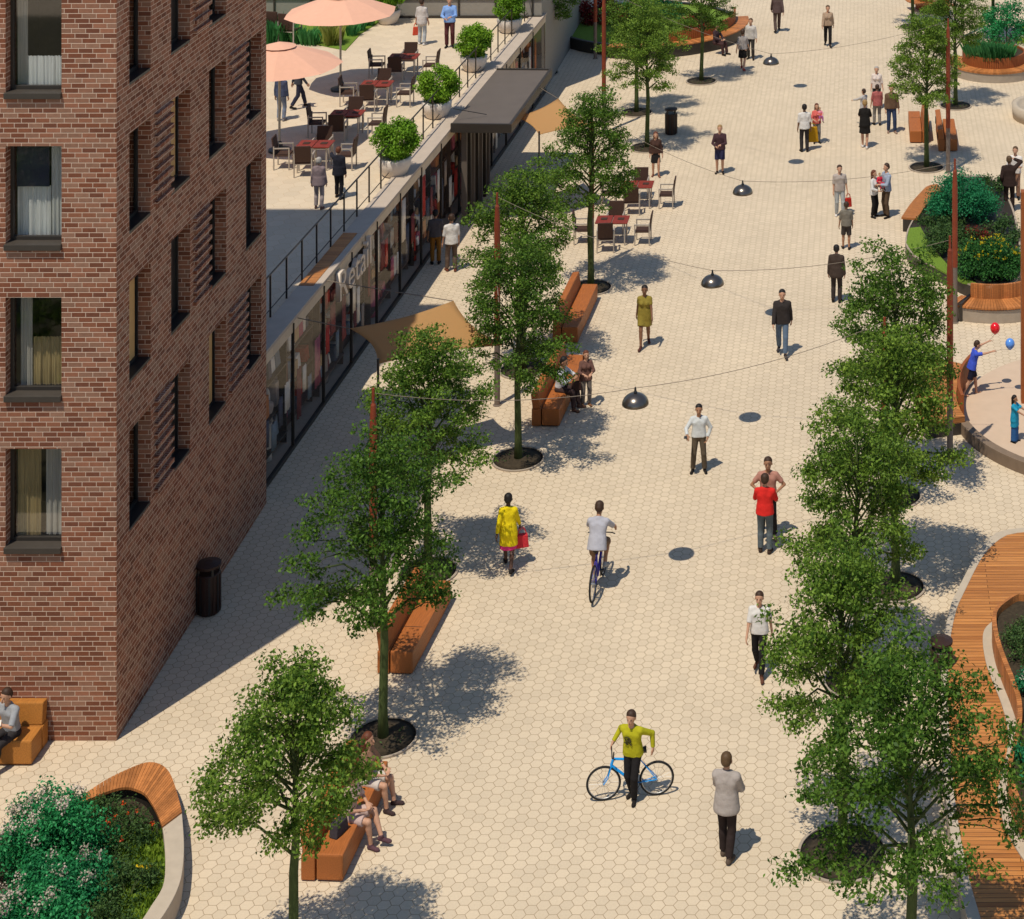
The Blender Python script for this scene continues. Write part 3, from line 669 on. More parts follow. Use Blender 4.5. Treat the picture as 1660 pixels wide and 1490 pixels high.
# ================= poles, lamps, cables
poles={'A':(605,1016,4.9,'beside the low branched tree and lit log bench'),'B':(806,657,5.5,'rising beside the seated man\'s bench'),'I':(959,438,5.0,'hidden in the tree crown by the cafe tables'),'C':(979,215,5.6,'standing free between canopy and round shrubs'),
'G':(1434,850,4.7,'inside the tree crowns right of the red shirted man'),'D':(1540,750,5.5,'at the edge of the sandy play circle'),'E':(1548,523,4.7,'in front of the yellow flower planter'),'F':(1537,280,5.5,'beside the far pair of log benches'),'J':(965,95,5.6,'at the far curved planter'),'K':(1560,60,5.6,'behind the round slatted planter')}
def pole(px,py,h,w_):
    t=thing('lamp_pole','rust red lamp pole '+w_,'pole',G(px,py),0,'rust red cable poles')
    MB().lathe([(.105,0),(.105,.02),(.075,.03),(.075,1.6)],18).build('foot',M_grey,t)
    MB().lathe([(.08,1.602),(.078,h-.9),(.055,h-.35),(.03,h-.3),(.03,h)],18).build('shaft',M_rust,t); return t
for k_,(a,b,c,d) in poles.items(): pole(a,b,c,d)
lamps=[(1030,655,'A','G','nearest the bench lady',3.95),(1155,461,'B','D','above the olive dressed woman',3.95),(1204,313,'I','E','third from the camera',3.95),(1250,103,'C','F','farthest one in view',3.95),(1262,-2,'J','K','just beyond the top edge',3.95)]
l0=None
for px,py,a,b,w_,z in lamps:
    c=G(px,py,z); lab='dark metal dome lamp hanging over the plaza, '+w_
    if l0 is None:
        l0=thing('hanging_lamp',lab,'lamp',c,0,'dome lamps on cables')
        r=.285; prof=[(r*math.cos(t),r*.82*math.sin(t)) for t in [i*math.pi/2/9 for i in range(10)]]
        prof=[(r-.012,0.0)]+prof[:-1]+[(.03,r*.82)]
        MB().lathe([(r-.02,.005)]+[(r*math.cos(i*math.pi/18)+.0,r*.82*math.sin(i*math.pi/18)) for i in range(0,9)]+[(.02,r*.82)],28).build('shade',M_dome,l0,smooth=True)
        MB().lathe([(.035,r*.8),(.04,r*.9),(.025,r*1.0),(.018,r*1.25),(.001,r*1.27)],12).build('finial',M_black,l0)
        MB().sphere((0,0,.05),.05).build('bulb',M_pot,l0,smooth=True)
    else: dup(l0,c,None,lab)
    pa=poles[a]; pb=poles[b]; A=G(pa[0],pa[1])+Vector((0,0,pa[2]-.1)); B=G(pb[0],pb[1])+Vector((0,0,pb[2]-.1)); M_=c+Vector((0,0,.34))
    pts=[]
    for P_,Q_ in ((A,M_),(M_,B)):
        for i in range(13):
            t=i/12; p=P_.lerp(Q_,t); p.z-=.35*4*t*(1-t)*.6; pts.append(p)
    tag(MB().tube(pts,.0065,5).build('overhead_cable',M_wire),'thin overhead cable with the lamp '+w_,'cable','overhead cables')
# ================= sails
def sail(name,label,cs,anchors=()):
    c=[G(*p) for p in cs]; n=12; vs=[]; fs=[]
    for i in range(n+1):
        for j in range(n+1):
            u,v=i/n,j/n; e=.13*(4*u*(1-u)); e2=.13*(4*v*(1-v)); cx=(c[0]+c[1]+c[2]+c[3])/4
            p=c[0].lerp(c[1],u).lerp(c[3].lerp(c[2],u),v)
            k=max(e*abs(2*v-1)**3,e2*abs(2*u-1)**3); p=p.lerp(cx,k); vs.append(p)
    for i in range(n):
        for j in range(n): a=i*(n+1)+j; fs.append((a,a+1,a+n+2,a+n+1))
    q=MB(); q.add(vs,fs); t=thing(name,label,'shade sail',(0,0,0),0,'tan shade sails')
    o=q.build('cloth',M_sail,t,smooth=True); so_=o.modifiers.new('s','SOLIDIFY'); so_.thickness=.012
    for p in [c[1]]: MB().tube([(p.x,p.y,0),(p.x,p.y,p.z+.12)],.03,8).build('mast',M_black,t)
    for p,qx in anchors:
        MB().tube([c[p],Vector(qx)],.012,5).build('guy_wire',M_wire,t)
    return t
sail('shade_sail','tan shade sail stretched between masts near the Retail sign',[(568,533,3.3),(613,590,2.9),(815,560,2.7),(735,488,3.5)],[(0,(-14.0,47.3,3.15)),(2,(-9.5,49.45,3.4)),(3,(-13.95,49.6,3.2))])
sail('shade_sail','small tan shade sail beside the entrance canopy',[(838,190,3.0),(874,219,3.0),(960,205,2.9),(905,160,3.3)],[(0,(-11.6,64.6,3.22)),(3,(-11.55,67.5,3.3))])
# ================= log benches
def bench(x,y,L,label,rz=0):
    t=thing('log_bench',label,'bench',(x,y,0),rz,'chunky timber log benches')
    MB().box(.02,0,.03,.47,L,.46).build('seat',M_timber,t,bevel=.03)
    MB().box(.0,.06,0,.42,L-.06,.029).build('plinth',M_dark,t)
    T=Matrix.Translation((-.02,0,.44))@Matrix.Rotation(R(-8),4,'Y')
    MB().box(-.24,0,.02,-.005,L,.44).build('back_base',M_timber,t,bevel=.02)
    MB().box(-.2,.02,.0,.0,L-.02,.4,T).build('backrest',M_timber,t,bevel=.03)
    MB().box(-.02,L*.33,.461,.40,L*.33+.012,.464).build('seat_joint',M_dark,t); 
    for yy in (.3,L-.3): MB().box(-.27,yy,.35,-.2,yy+.07,.62).build('bracket',M_black,t)
    return t
bench(-9.10,31.72,2.5,'log bench with two seated women behind the nearest tree',R(-3))
bench(-9.33,37.6,2.65,'lit empty log bench beside the low branched tree',R(-4))
bench(-8.15,48.3,3.3,'log bench with the seated man in light shirt',R(-3))
bench(-8.45,53.4,3.2,'log bench behind the tree crown near the olive dressed woman',R(-2))
bench(2.2,74.2,2.6,'far log bench facing the plaza crowd',R(180))
bench(3.0,70.6,2.6,'far log bench beside the rust pole',R(0))
t=bench(-17.72,35.22,2.6,'golden timber bench against the brick wall with a seated man',R(-90))
for c_ in t.children:
    if c_.data.materials[0]==M_timber: c_.data.materials[0]=M_ywood
# ================= litter bins
def bin_(loc,label,rz=0,s=1.0):
    t=thing('litter_bin',label,'litter bin',loc,rz,'dark metal litter bins',s)
    MB().lathe([(.25,0),(.27,.02),(.29,.5),(.29,1.0),(.27,1.02)],20).build('drum',M_bin,t)
    MB().lathe([(.31,1.18),(.31,1.24),(.1,1.28),(.001,1.28)],20).build('lid',M_bin,t)
    for a in (.6,2.2,3.8,5.4): MB().box(.24,-.03,1.0,.28,.03,1.19,Matrix.Rotation(a,4,'Z')).build('lid_post',M_black,t)
    for i in range(16):
        a=i*math.pi/8; MB().box(.285,-.025,.05,.305,.025,.98,Matrix.Rotation(a,4,'Z')).build('stave',M_black if i%2 else M_bin,t)
    return t
bin_(G(346,992)+Vector((-.1,0,0)),'dark litter bin standing against the brick tower side wall',0,.82)
bin_(G(1088,217),'dark litter bin beside the far tree pit',.3,.78)
bin_(G(1526,1112),'dark litter bin beside the wooden deck',.3,.72)
# ================= planters
def pts(l,z): return [GX(x,y,z) for x,y in l]
def resamp(P,n):
    P=[Vector((p[0],p[1],0)) for p in P]; d=[0]
    for a,b in zip(P,P[1:]): d.append(d[-1]+(b-a).length)
    out=[]
    for i in range(n):
        s=d[-1]*i/(n-1); k=min(len(d)-2,max(j for j in range(len(d)) if d[j]<=s+1e-9)); out.append(P[k].lerp(P[k+1],(s-d[k])/max(1e-9,d[k+1]-d[k])))
    return [(p.x,p.y) for p in out]
def sm(l,z,n): return resamp([(p.x,p.y) for p in spline([Vector((*GX(x,y,z),0)) for x,y in l],8)],n)
def slats(A,B,z0,z1,gap=.1):
    q=MB()
    for i in range(len(A)-1):
        g=gap/2; L=lambda P,t:(P[i][0]+(P[i+1][0]-P[i][0])*t,P[i][1]+(P[i+1][1]-P[i][1])*t)
        q.prism([L(A,g),L(A,1-g),L(B,1-g),L(B,g)],z0,z1)
    return q
def arc(c,r,a0,a1,n): return [(c[0]+r*math.cos(R(a0+(a1-a0)*i/(n-1))),c[1]+r*math.sin(R(a0+(a1-a0)*i/(n-1)))) for i in range(n)]
# --- planter by the tower
OW=[(120,1302),(134,1289),(172,1264),(204,1248),(236,1236),(258,1238),(274,1251),(285,1278),(295,1316)]
IW=[(128,1308),(138,1299),(172,1284),(204,1276),(231,1284),(244,1299),(252,1313),(258,1326),(263,1340)]
OC=[(295,1316),(298,1358),(298,1388),(293,1426),(279,1460),(255,1497),(215,1545),(150,1600),(60,1640)]
IC=[(263,1340),(266,1360),(268,1399),(264,1436),(245,1468),(225,1497),(190,1530),(135,1570),(60,1600)]
pl=thing('planter','curved planter with slatted bench and concrete rim beside the brick tower','planter')
o1,i1=sm(OW,.45,46),sm(IW,.45,46); o2,i2=sm(OC,.42,30),sm(IC,.42,30)
MB().strip(o2,i2,.0,.42).build('rim',M_concl,pl,bevel=.012)
slats(o1,i1,.405,.45).build('bench_seat',M_slat,pl)
MB().strip([(a[0]*.88+b[0]*.12,a[1]*.88+b[1]*.12) for a,b in zip(o1,i1)],[(a[0]*.1+b[0]*.9,a[1]*.1+b[1]*.9) for a,b in zip(o1,i1)],.0,.40).build('bench_base',M_dark,pl)
ring=i1[::-1]+pts([(60,1332),(0,1352),(-80,1420),(-120,1600),(0,1700)],.24)+i2[::-1]
MB().prism(ring[::-1],.0,.24).build('soil',M_soil,pl)
lw=[(i2[k][0]-.01,i2[k][1]) for k in range(0,30)]+[(i2[k][0]-.75,i2[k][1]+.1) for k in range(29,-1,-1)]
MB().strip([p for p in i2],[(p[0]-.8,p[1]+.1) for p in i2],.2,.27).build('lawn',M_lawn,pl)
gp=[]
for p in i2:
    for _ in range(14): gp.append((p[0]-rng.uniform(.03,.75),p[1]+rng.uniform(-.1,.2),.265,rng.uniform(.6,1.2)))
_n=len(bpy.data.objects); o_=blades('grass','short lawn grass inside the concrete rim of the tower planter','grass',gp,16,.085,M_ygrass if False else leafmat('lawn_blade',(.10,.19,.015),(.24,.34,.035),.3),None,.09); tag(o_,kind='stuff')
def bush(name,label,cat,c,rad,n,br,dens,L,W,m,group=None,parent=None,hz=.75,fl=None):
    bl=[]
    for i in range(n):
        u=unit(rng.normal(size=(1,3)))[0]; u[2]=abs(u[2])*1.0-.15; s=rng.uniform(.55,1.0)
        bl.append(((u[0]*rad[0]*s,u[1]*rad[1]*s,rad[2]*(.25+.75*max(0,u[2]))*s),(br*rng.uniform(.7,1.2),br*rng.uniform(.7,1.2),br*hz)))
    P,O=blobpts(bl,dens); k=P[:,2]>-.05
    t=thing(name,label,cat,c,0,group)
    linkmesh('foliage',leaves('foliage',P[k],O[k],L,W,m,up=.6,outw=.6),t)
    q=MB()
    for b_ in bl[::2]: q.tube([(b_[0][0]*.15,b_[0][1]*.15,-.02),(b_[0][0]*.6,b_[0][1]*.6,b_[0][2]*.6),b_[0]],[.02,.014,.005],4)
    q.build('stems',M_bark,t)
    if fl:
        fm_,nf,fr=fl; fb=[]; bs=sorted(bl,key=lambda b:-b[0][2])[:max(8,len(bl)*2//3)]
        for i in range(nf):
            b_=bs[rng.integers(len(bs))]; fb.append(((b_[0][0]+rng.uniform(-.1,.1),b_[0][1]+rng.uniform(-.15,.05),b_[0][2]+br*.8),(fr,fr,fr*1.25)))
        P,O=blobpts(fb,2200); tag(linkmesh('flowers',leaves('flowers',P,O,.04,.032,fm_,outw=1),t),kind='stuff')
    return t
def gz(px,py,z): return G(px,py,z)
bush('flowering_shrub','large emerald shrub with pale flower heads in the tower planter','shrub',gz(80,1405,.24),(.95,.8,1.0),34,.34,3600,.062,.036,M_emer,fl=(M_wfl,18,.13))
bush('flowering_shrub','emerald shrub filling the middle of the tower planter','shrub',gz(110,1460,.24),(.8,.6,.75),26,.32,3400,.062,.036,M_emer,fl=(M_wfl,8,.12))
bush('flowering_shrub','emerald shrub with pale flowers at the bottom left corner','shrub',gz(40,1530,.24),(1.0,.7,.9),28,.34,3600,.062,.036,M_emer,fl=(M_wfl,13,.13))
bush('flowering_shrub','emerald shrub with tall pale flowers at the planter back','shrub',gz(75,1360,.24),(.7,.5,.95),22,.3,3600,.062,.036,M_emer,fl=(M_wfl,12,.12))
bush('shrub','fine dark green shrub with red flowers beside the slatted bench','shrub',gz(205,1370,.24),(.5,.5,.5),22,.24,2600,.06,.022,M_dkshrub,fl=(M_rfl,10,.035))
bush('shrub','olive shrub between the emerald shrub and the lawn','shrub',gz(165,1440,.24),(.5,.6,.4),22,.24,2400,.06,.025,M_dkshrub)
bush('shrub','fine grey green shrub at the concrete rim','shrub',gz(205,1455,.24),(.5,.55,.5),22,.24,2600,.06,.022,M_dkshrub,fl=(M_yfl,4,.03))
bush('shrub','dark green shrub in the shade behind the slatted bench','shrub',gz(170,1325,.24),(.45,.4,.35),16,.22,2400,.055,.022,M_dkshrub)
bush('shrub','low dark shrub below the concrete rim at the bottom edge','shrub',gz(150,1520,.24),(.6,.4,.45),18,.24,2400,.06,.025,M_dkshrub)
# --- big wooden deck
DO=[(1760,852),(1690,853),(1650,856),(1617,862),(1597,880),(1580,902),(1553,954),(1540,984),(1529,1040),(1525,1110),(1527,1200),(1534,1300),(1549,1400),(1563,1470),(1590,1560)]
DI=[(1760,860),(1690,861),(1652,863),(1630,868),(1606,886),(1588,910),(1562,962),(1550,990),(1540,1042),(1537,1110),(1540,1200),(1549,1300),(1565,1395),(1586,1475),(1615,1560)]
dk=thing('wooden_deck','large curved wooden deck platform with pale concrete edge','deck')
do,di=sm(DO,.42,60),sm(DI,.42,60)
MB().strip(do,di,0,.42).build('edge',M_concl,dk,bevel=.015)
MB().prism(di+[(8,28),(8,GX(1760,860,.42)[1])],.02,.41).build('decking',M_wood,dk)
SO=[(1670,990),(1640,988),(1615,1003),(1597,1018),(1593,1038),(1598,1072),(1609,1104),(1622,1136),(1632,1172),(1634,1205),(1626,1248),(1617,1283),(1620,1310),(1633,1348),(1652,1382),(1680,1420),(1720,1470)]
SI=[(1670,999),(1645,998),(1628,1008),(1612,1022),(1608,1040),(1614,1075),(1625,1107),(1638,1140),(1648,1172),(1649,1206),(1641,1248),(1633,1280),(1636,1308),(1649,1343),(1668,1374),(1695,1408),(1735,1455)]
dp=thing('deck_planter','winding planter with slatted wooden wall on the deck','planter')
so,si=sm(SO,.45,70),sm(SI,.45,70)
MB().strip(so,si,.412,.45).build('kerb',M_concl,dp,bevel=.008)
off=lambda P,dx,dy:[(x+dx,y+dy) for x,y in P]
w1=si; w2=off(si,.09,.02)
slats(resamp(w1,130),resamp(w2,130),.412,.88,.12).build('slat_wall',M_slat,dp)
MB().prism(off(si,.1,.02)+[(8,30),(8,GX(1670,999,.45)[1])],.413,.74).build('soil',M_soil,dp)
bush('shrub','grey green fine shrub in the upper bend of the deck planter','shrub',gz(1660,1060,.74),(.42,.65,.4),30,.2,2600,.055,.025,M_dkshrub)
bush('shrub','dark green shrub at the top end of the deck planter','shrub',gz(1680,1028,.74),(.5,.5,.35),22,.2,2600,.055,.025,M_dkshrub)
bush('shrub','pale flowering shrub at the right edge on the deck planter','shrub',gz(1672,1120,.74),(.3,.4,.4),14,.2,2300,.06,.03,M_emer,fl=(M_wfl,7,.06))
bush('shrub','emerald shrub in the lower bend of the deck planter','shrub',gz(1683,1240,.74),(.4,.6,.5),18,.22,2300,.07,.04,M_emer)
bush('shrub','dark shrub at the narrow waist of the deck planter','shrub',gz(1680,1330,.74),(.35,.4,.4),16,.2,2300,.06,.03,M_dkshrub)
# --- planter with lawn, yellow flowers and curved bench
mp_=thing('planter','raised planter with lawn and yellow flowers beside the rust pole','planter')
PO=[(1468,395),(1471,372),(1486,345),(1505,322),(1532,300),(1570,284),(1610,290),(1640,330),(1655,400),(1650,452),(1610,466),(1575,462),(1530,440),(1500,425),(1480,413)]
po=[(p.x,p.y) for p in spline([Vector((*GX(x,y,.4),0)) for x,y in PO],5,True)]
MB().prism(po,0,.36).build('planter_body',M_dark,mp_); cx_=sum(p[0] for p in po)/len(po); cy_=sum(p[1] for p in po)/len(po)
MB().strip(po,[(cx_+(x-cx_)*.97,cy_+(y-cy_)*.97) for x,y in po],.362,.40,True).build('rim',M_conc,mp_)
LO=[(1469,394),(1474,370),(1492,368),(1510,400),(1535,428),(1565,450),(1590,463),(1560,458),(1505,427),(1481,412)]
MB().prism(pts(LO,.4),.362,.41).build('lawn',M_lawn,mp_)
so_,si_=sm([(1461,352),(1476,330),(1492,312),(1504,301),(1519,298)],.47,16),sm([(1487,354),(1497,338),(1510,322),(1521,311),(1530,308)],.47,16)
MB().strip(so_,si_,.40,.47).build('bench_top',M_slat,mp_,bevel=.01)
MB().strip([(a[0]*.9+b[0]*.1,a[1]*.9+b[1]*.1) for a,b in zip(so_,si_)],si_,0,.399).build('bench_base',M_dark,mp_)
cs=thing('curved_bench','curved slatted bench with backrest under the yellow flowers','bench')
cc=(3.75,57.1)
MB().strip(arc(cc,2.32,238,310,30),arc(cc,1.6,238,310,30),0,.37).build('base',M_conc,cs,bevel=.01)
slats(arc(cc,2.36,236,310,34),arc(cc,1.62,236,310,34),.40,.45).build('seat',M_slat,cs)
slats(arc(cc,1.66,247,310,36),arc(cc,1.58,247,310,36),.451,.86,.14).build('backrest',M_slat,cs)
q=MB(); a_=arc(cc,2.36,247,248,2)[0]; b_=arc(cc,1.58,247,248,2)[0]; q.strip([a_,b_],[(a_[0]-.07,a_[1]),(b_[0]-.07,b_[1])],0,.52); q.build('end_panel',M_dark,cs)
bush('shrub','big emerald shrub behind the rust pole in the lawn planter','shrub',gz(1562,352,.4),(1.15,1.1,1.45),38,.42,2300,.075,.045,M_emer)
bush('shrub','dark olive shrub on the lawn beside the rust pole','shrub',gz(1522,405,.4),(.45,.9,.75),24,.28,1900,.075,.04,M_dkshrub)
bush('flower_bed_shrub','wide dark green bushes topped with yellow flowers above the curved bench','shrub',gz(1606,442,.4),(1.2,.95,1.15),90,.32,1900,.08,.045,M_flsh,fl=(M_yfl,150,.034))
bush('shrub','brown red low shrub behind the yellow flowers','shrub',gz(1585,388,.4),(.5,.4,.45),12,.22,1300,.07,.04,M_redleaf)
bush('shrub','low dark green shrub behind the yellow flowers at the timber frame','shrub',gz(1625,380,.4),(.75,.9,.5),22,.26,1500,.08,.045,M_dkshrub)
bush('shrub','low dark green shrub under the big emerald shrub','shrub',gz(1560,392,.4),(.8,.7,.4),22,.26,1500,.08,.045,M_dkshrub)
bush('shrub','low dark shrub at the far tip of the lawn planter','shrub',gz(1600,310,.4),(.8,1.2,.5),20,.28,1300,.09,.05,M_dkshrub)
bush('shrub','dark green ground cover filling the soil between lawn and emerald shrub','shrub',gz(1530,365,.4),(.8,1.3,.35),34,.28,1500,.075,.04,M_dkshrub)
# --- play circle
pc=(6.4,49.0)
tag(MB().prism(arc(pc,3.92,0,354,60),.0,.02).build('play_floor',M_play),'sandy beige floor of the play circle','ground',kind='structure')
kb=thing('round_kerb','low round brown kerb around the sandy play circle','kerb')
MB().strip(arc(pc,4.12,195,300,40),arc(pc,3.9,195,300,40),0,.3).build('kerb',mat('kerb_brown',(.20,.14,.095),.85,.12),kb,bevel=.012)
pd=thing('curved_deck_seat','curved orange deck seat with wooden wall round the play circle','bench')
MB().strip(arc(pc,5.1,152,196,30),arc(pc,4.02,152,196,30),.3,.45).build('seat',M_wood,pd)
MB().strip(arc(pc,5.04,152,196,30),arc(pc,4.1,152,196,30),0,.299).build('base',M_dark,pd)
slats(arc(pc,4.0,150,190,50),arc(pc,3.92,150,190,50),.1,.8,.14).build('slat_wall',M_timber2,pd)
pf=thing('play_frame','tall orange timber play frame at the right edge','play frame')
for x,y in ((4.22,49.7),(6.0,49.9)): MB().cbox((x,y,2.75),(.26,.26,5.5)).build('post',M_timber2,pf,bevel=.015)
MB().cbox((5.1,49.8,5.2),(1.5,.16,.2)).build('beam',M_timber2,pf)
for y in (49.35,48.6): MB().cbox((4.35,y-.1,.75),(.06,.06,1.5)).build('rail_post',M_timber,pf)
MB().cbox((4.9,49.2,1.42),(1.4,.07,.07)).build('rail',M_timber,pf); MB().cbox((4.9,48.5,1.42),(1.4,.07,.07)).build('rail',M_timber,pf)
# --- round planter at top right
tr=thing('round_planter','round planter with dark slatted wall and golden seat ring at the top right','planter'); c_=(5.55,81.6)
MB().strip(arc(c_,1.85,150,400,50),arc(c_,1.3,150,400,50),0,.36).build('base',M_conc,tr)
slats(arc(c_,1.88,150,400,70),arc(c_,1.3,150,400,70),.37,.45,.06).build('seat',M_slat,tr)
slats(arc(c_,1.34,0,360,90),arc(c_,1.27,0,360,90),.3,.9,.16).build('slat_wall',M_timber2,tr)
MB().prism(arc(c_,1.26,0,354,40),0,.82).build('soil',M_soil,tr)
bush('shrub','dark green grassy shrub in the round slatted planter','shrub',Vector((5.3,81.4,.72)),(1.0,.9,.9),30,.34,1700,.1,.035,M_dkshrub)
blades('ornamental_grass','tall grass hanging over the front of the round slatted planter','grass clump',[(5.55+1.1*math.cos(R(a)),81.6+1.1*math.sin(R(a)),.75,1) for a in range(200,300,9)],90,.7,M_gblade)
bush('shrub','emerald shrub behind the round slatted planter','shrub',Vector((6.4,85.5,.1)),(1.5,1.1,2.2),26,.5,1100,.11,.065,M_emer)
bush('shrub','yellow green shrub at the right edge behind the round planter','shrub',Vector((8.2,84.3,.1)),(1.2,1.0,1.7),22,.45,1100,.11,.065,M_lime)
cpn=thing('concrete_planter','pale concrete planter rim cut by the right edge','planter',G(1706,190))
MB().lathe([(1.55,0),(1.6,.5),(1.45,.55),(1.35,.5),(1.3,.3),(.001,.3)],48).build('bowl',M_concl,cpn,smooth=True)
cpk=thing('garden_wall','long pale concrete garden wall at the right edge behind the round planter','wall')
MB().strip(sm([(1632,58),(1650,75),(1690,110)],.4,8),sm([(1645,52),(1665,68),(1705,100)],.4,8),0,.4).build('wall',M_concl,cpk,bevel=.02)
ft=thing('slat_bench','slatted timber bench at the top edge beside the farthest tree','bench')
c2=G(1520,12); slats(arc((c2.x,c2.y),1.6,185,300,40),arc((c2.x,c2.y),1.1,185,300,40),.4,.45,.1).build('seat',M_slat,ft); slats(arc((c2.x,c2.y),1.1,185,300,36),arc((c2.x,c2.y),1.03,185,300,36),.0,1.0,.3).build('backrest',M_timber2,ft)
# --- planter at top left
tl=thing('oval_planter','large round planter with lawn and red shrubs at the top of the plaza','planter'); c_=(-10.0,88.2); r_=4.2
MB().strip(arc(c_,r_,0,360,70)[:-1],arc(c_,r_-.18,0,360,70)[:-1],0,.5,True).build('rim',M_dark,tl)
MB().prism(arc(c_,r_-.19,0,354,50),0,.42).build('lawn',M_lawn,tl)
slats(arc(c_,r_+.5,255,372,60),arc(c_,r_-.1,255,372,60),.501,.55,.06).build('seat',M_slat,tl)
MB().strip(arc(c_,r_+.42,255,372,60),arc(c_,r_+.02,255,372,60),0,.5).build('seat_base',M_dark,tl)
slats(arc(c_,r_-.1,290,372,60),arc(c_,r_-.17,290,372,60),.551,1.0,.14).build('backrest',M_timber2,tl)
bush('shrub','dark red shrub in the oval planter','shrub',Vector((-12.2,88.6,.42)),(1.1,1.0,1.1),22,.42,1100,.11,.065,M_redleaf)
bush('shrub','dark red shrub nearest the seated person at the oval planter','shrub',Vector((-7.6,87.0,.42)),(.8,.8,.8),18,.36,1100,.11,.065,M_redleaf)
bush('shrub','green shrub in the middle of the oval planter','shrub',Vector((-9.8,89.4,.42)),(1.3,1.0,1.3),24,.42,1100,.11,.065,M_emer)
# ================= people (smooth-union distance fields meshed with surface nets)
def sdf_mesh(prims,h,cuts=()):
    A=np.array([p[0] for p in prims],np.float32); B=np.array([p[1] for p in prims],np.float32); rA=np.array([p[2] for p in prims],np.float32); rB=np.array([p[3] for p in prims],np.float32)
    rm=np.maximum(rA,rB)[:,None]; lo=np.min(np.minimum(A,B)-rm,0)-3*h; hi=np.max(np.maximum(A,B)+rm,0)+3*h
    n=np.ceil((hi-lo)/h).astype(int)+1; D=np.full(n,1.,np.float32)
    ax=[lo[i]+h*np.arange(n[i],dtype=np.float32) for i in range(3)]
    for i,p in enumerate(prims):
        k=p[4]; cut=p[5] if len(p)>5 else 0; pad=rm[i,0]+k+2*h
        l=np.maximum(0,np.floor((np.minimum(A[i],B[i])-pad-lo)/h).astype(int)); u=np.minimum(n,np.ceil((np.maximum(A[i],B[i])+pad-lo)/h).astype(int)+1)
        X=ax[0][l[0]:u[0],None,None]; Y=ax[1][None,l[1]:u[1],None]; Z=ax[2][None,None,l[2]:u[2]]
        ab=B[i]-A[i]; L2=float(ab@ab)+1e-9; px,py,pz=X-A[i,0],Y-A[i,1],Z-A[i,2]
        t0=(px*ab[0]+py*ab[1]+pz*ab[2])/L2; t=np.clip(t0,0,1)
        d=np.sqrt((px-t*ab[0])**2+(py-t*ab[1])**2+(pz-t*ab[2])**2)-(rA[i]+(rB[i]-rA[i])*t)
        if cut: d=np.maximum(d,(t0-1)*math.sqrt(L2))
        S=D[l[0]:u[0],l[1]:u[1],l[2]:u[2]]; hh=np.clip(.5+.5*(S-d)/k,0,1); S[...]=S*(1-hh)+d*hh-k*hh*(1-hh)
    X=ax[0][:,None,None];Y=ax[1][None,:,None];Z=ax[2][None,None,:]
    for c in cuts:
        if c[0]=='p': D=np.maximum(D,(X-c[1][0])*c[2][0]+(Y-c[1][1])*c[2][1]+(Z-c[1][2])*c[2][2])
        else: D=np.maximum(D,c[2]-np.sqrt((X-c[1][0])**2+(Y-c[1][1])**2+(Z-c[1][2])**2))
    ins=D<0; cn=[(i,j,k) for i in (0,1) for j in (0,1) for k in (0,1)]
    sl=lambda Q,o:Q[o[0]:n[0]-1+o[0],o[1]:n[1]-1+o[1],o[2]:n[2]-1+o[2]]
    cnt=sum(sl(ins,o).astype(np.int8) for o in cn); mk=(cnt>0)&(cnt<8); idx=np.argwhere(mk); N=len(idx)
    if N==0: return None
    vid=np.full(mk.shape,-1,np.int32); vid[mk]=np.arange(N)
    vals={o:sl(D,o)[mk] for o in cn}; acc=np.zeros((N,3),np.float32); w=np.zeros(N,np.float32)
    for a in cn:
        for x in range(3):
            if a[x]==0:
                b=list(a); b[x]=1; b=tuple(b); va,vb=vals[a],vals[b]; m=(va<0)!=(vb<0); t=np.where(m,va/np.where(m,va-vb,1),0)
                p=np.array(a,np.float32)[None]+0*acc; p[:,x]=t; acc+=p*m[:,None]; w+=m
    V=lo+h*(idx+acc/w[:,None]); Q=[]
    for x in range(3):
        y,z=(x+1)%3,(x+2)%3; sh=[slice(1,-1)]*3; sh[x]=slice(0,n[x]-1)
        s2=list(sh); s2[x]=slice(1,n[x]); a=ins[tuple(sh)]; b=ins[tuple(s2)]; e=np.argwhere(a!=b)
        if not len(e): continue
        base=e+1; base[:,x]-=1; fl=a[tuple(e.T)]
        def g(dy,dz):
            q=base.copy(); q[:,y]-=dy; q[:,z]-=dz; return vid[tuple(q.T)]
        q=np.stack([g(0,0),g(1,0),g(1,1),g(0,1)],1); q[~fl]=q[~fl][:,::-1]; Q.append(q)
    Q=np.concatenate(Q); Q=Q[(Q>=0).all(1)]
    return V,Q
def V3(*a): return np.array(a,float)
def nrm(v): return v/(np.linalg.norm(v)+1e-9)
def ik(a,t,l1,l2,pole):
    d=t-a; L=np.linalg.norm(d); m=(l1+l2)*.995
    if L>m: t=a+d/L*m; d=t-a; L=m
    u=d/L; x=(l1*l1-l2*l2+L*L)/(2*L); hgt=math.sqrt(max(0,l1*l1-x*x)); p=pole-u*(pole@u); return a+u*x+nrm(p)*hgt,t
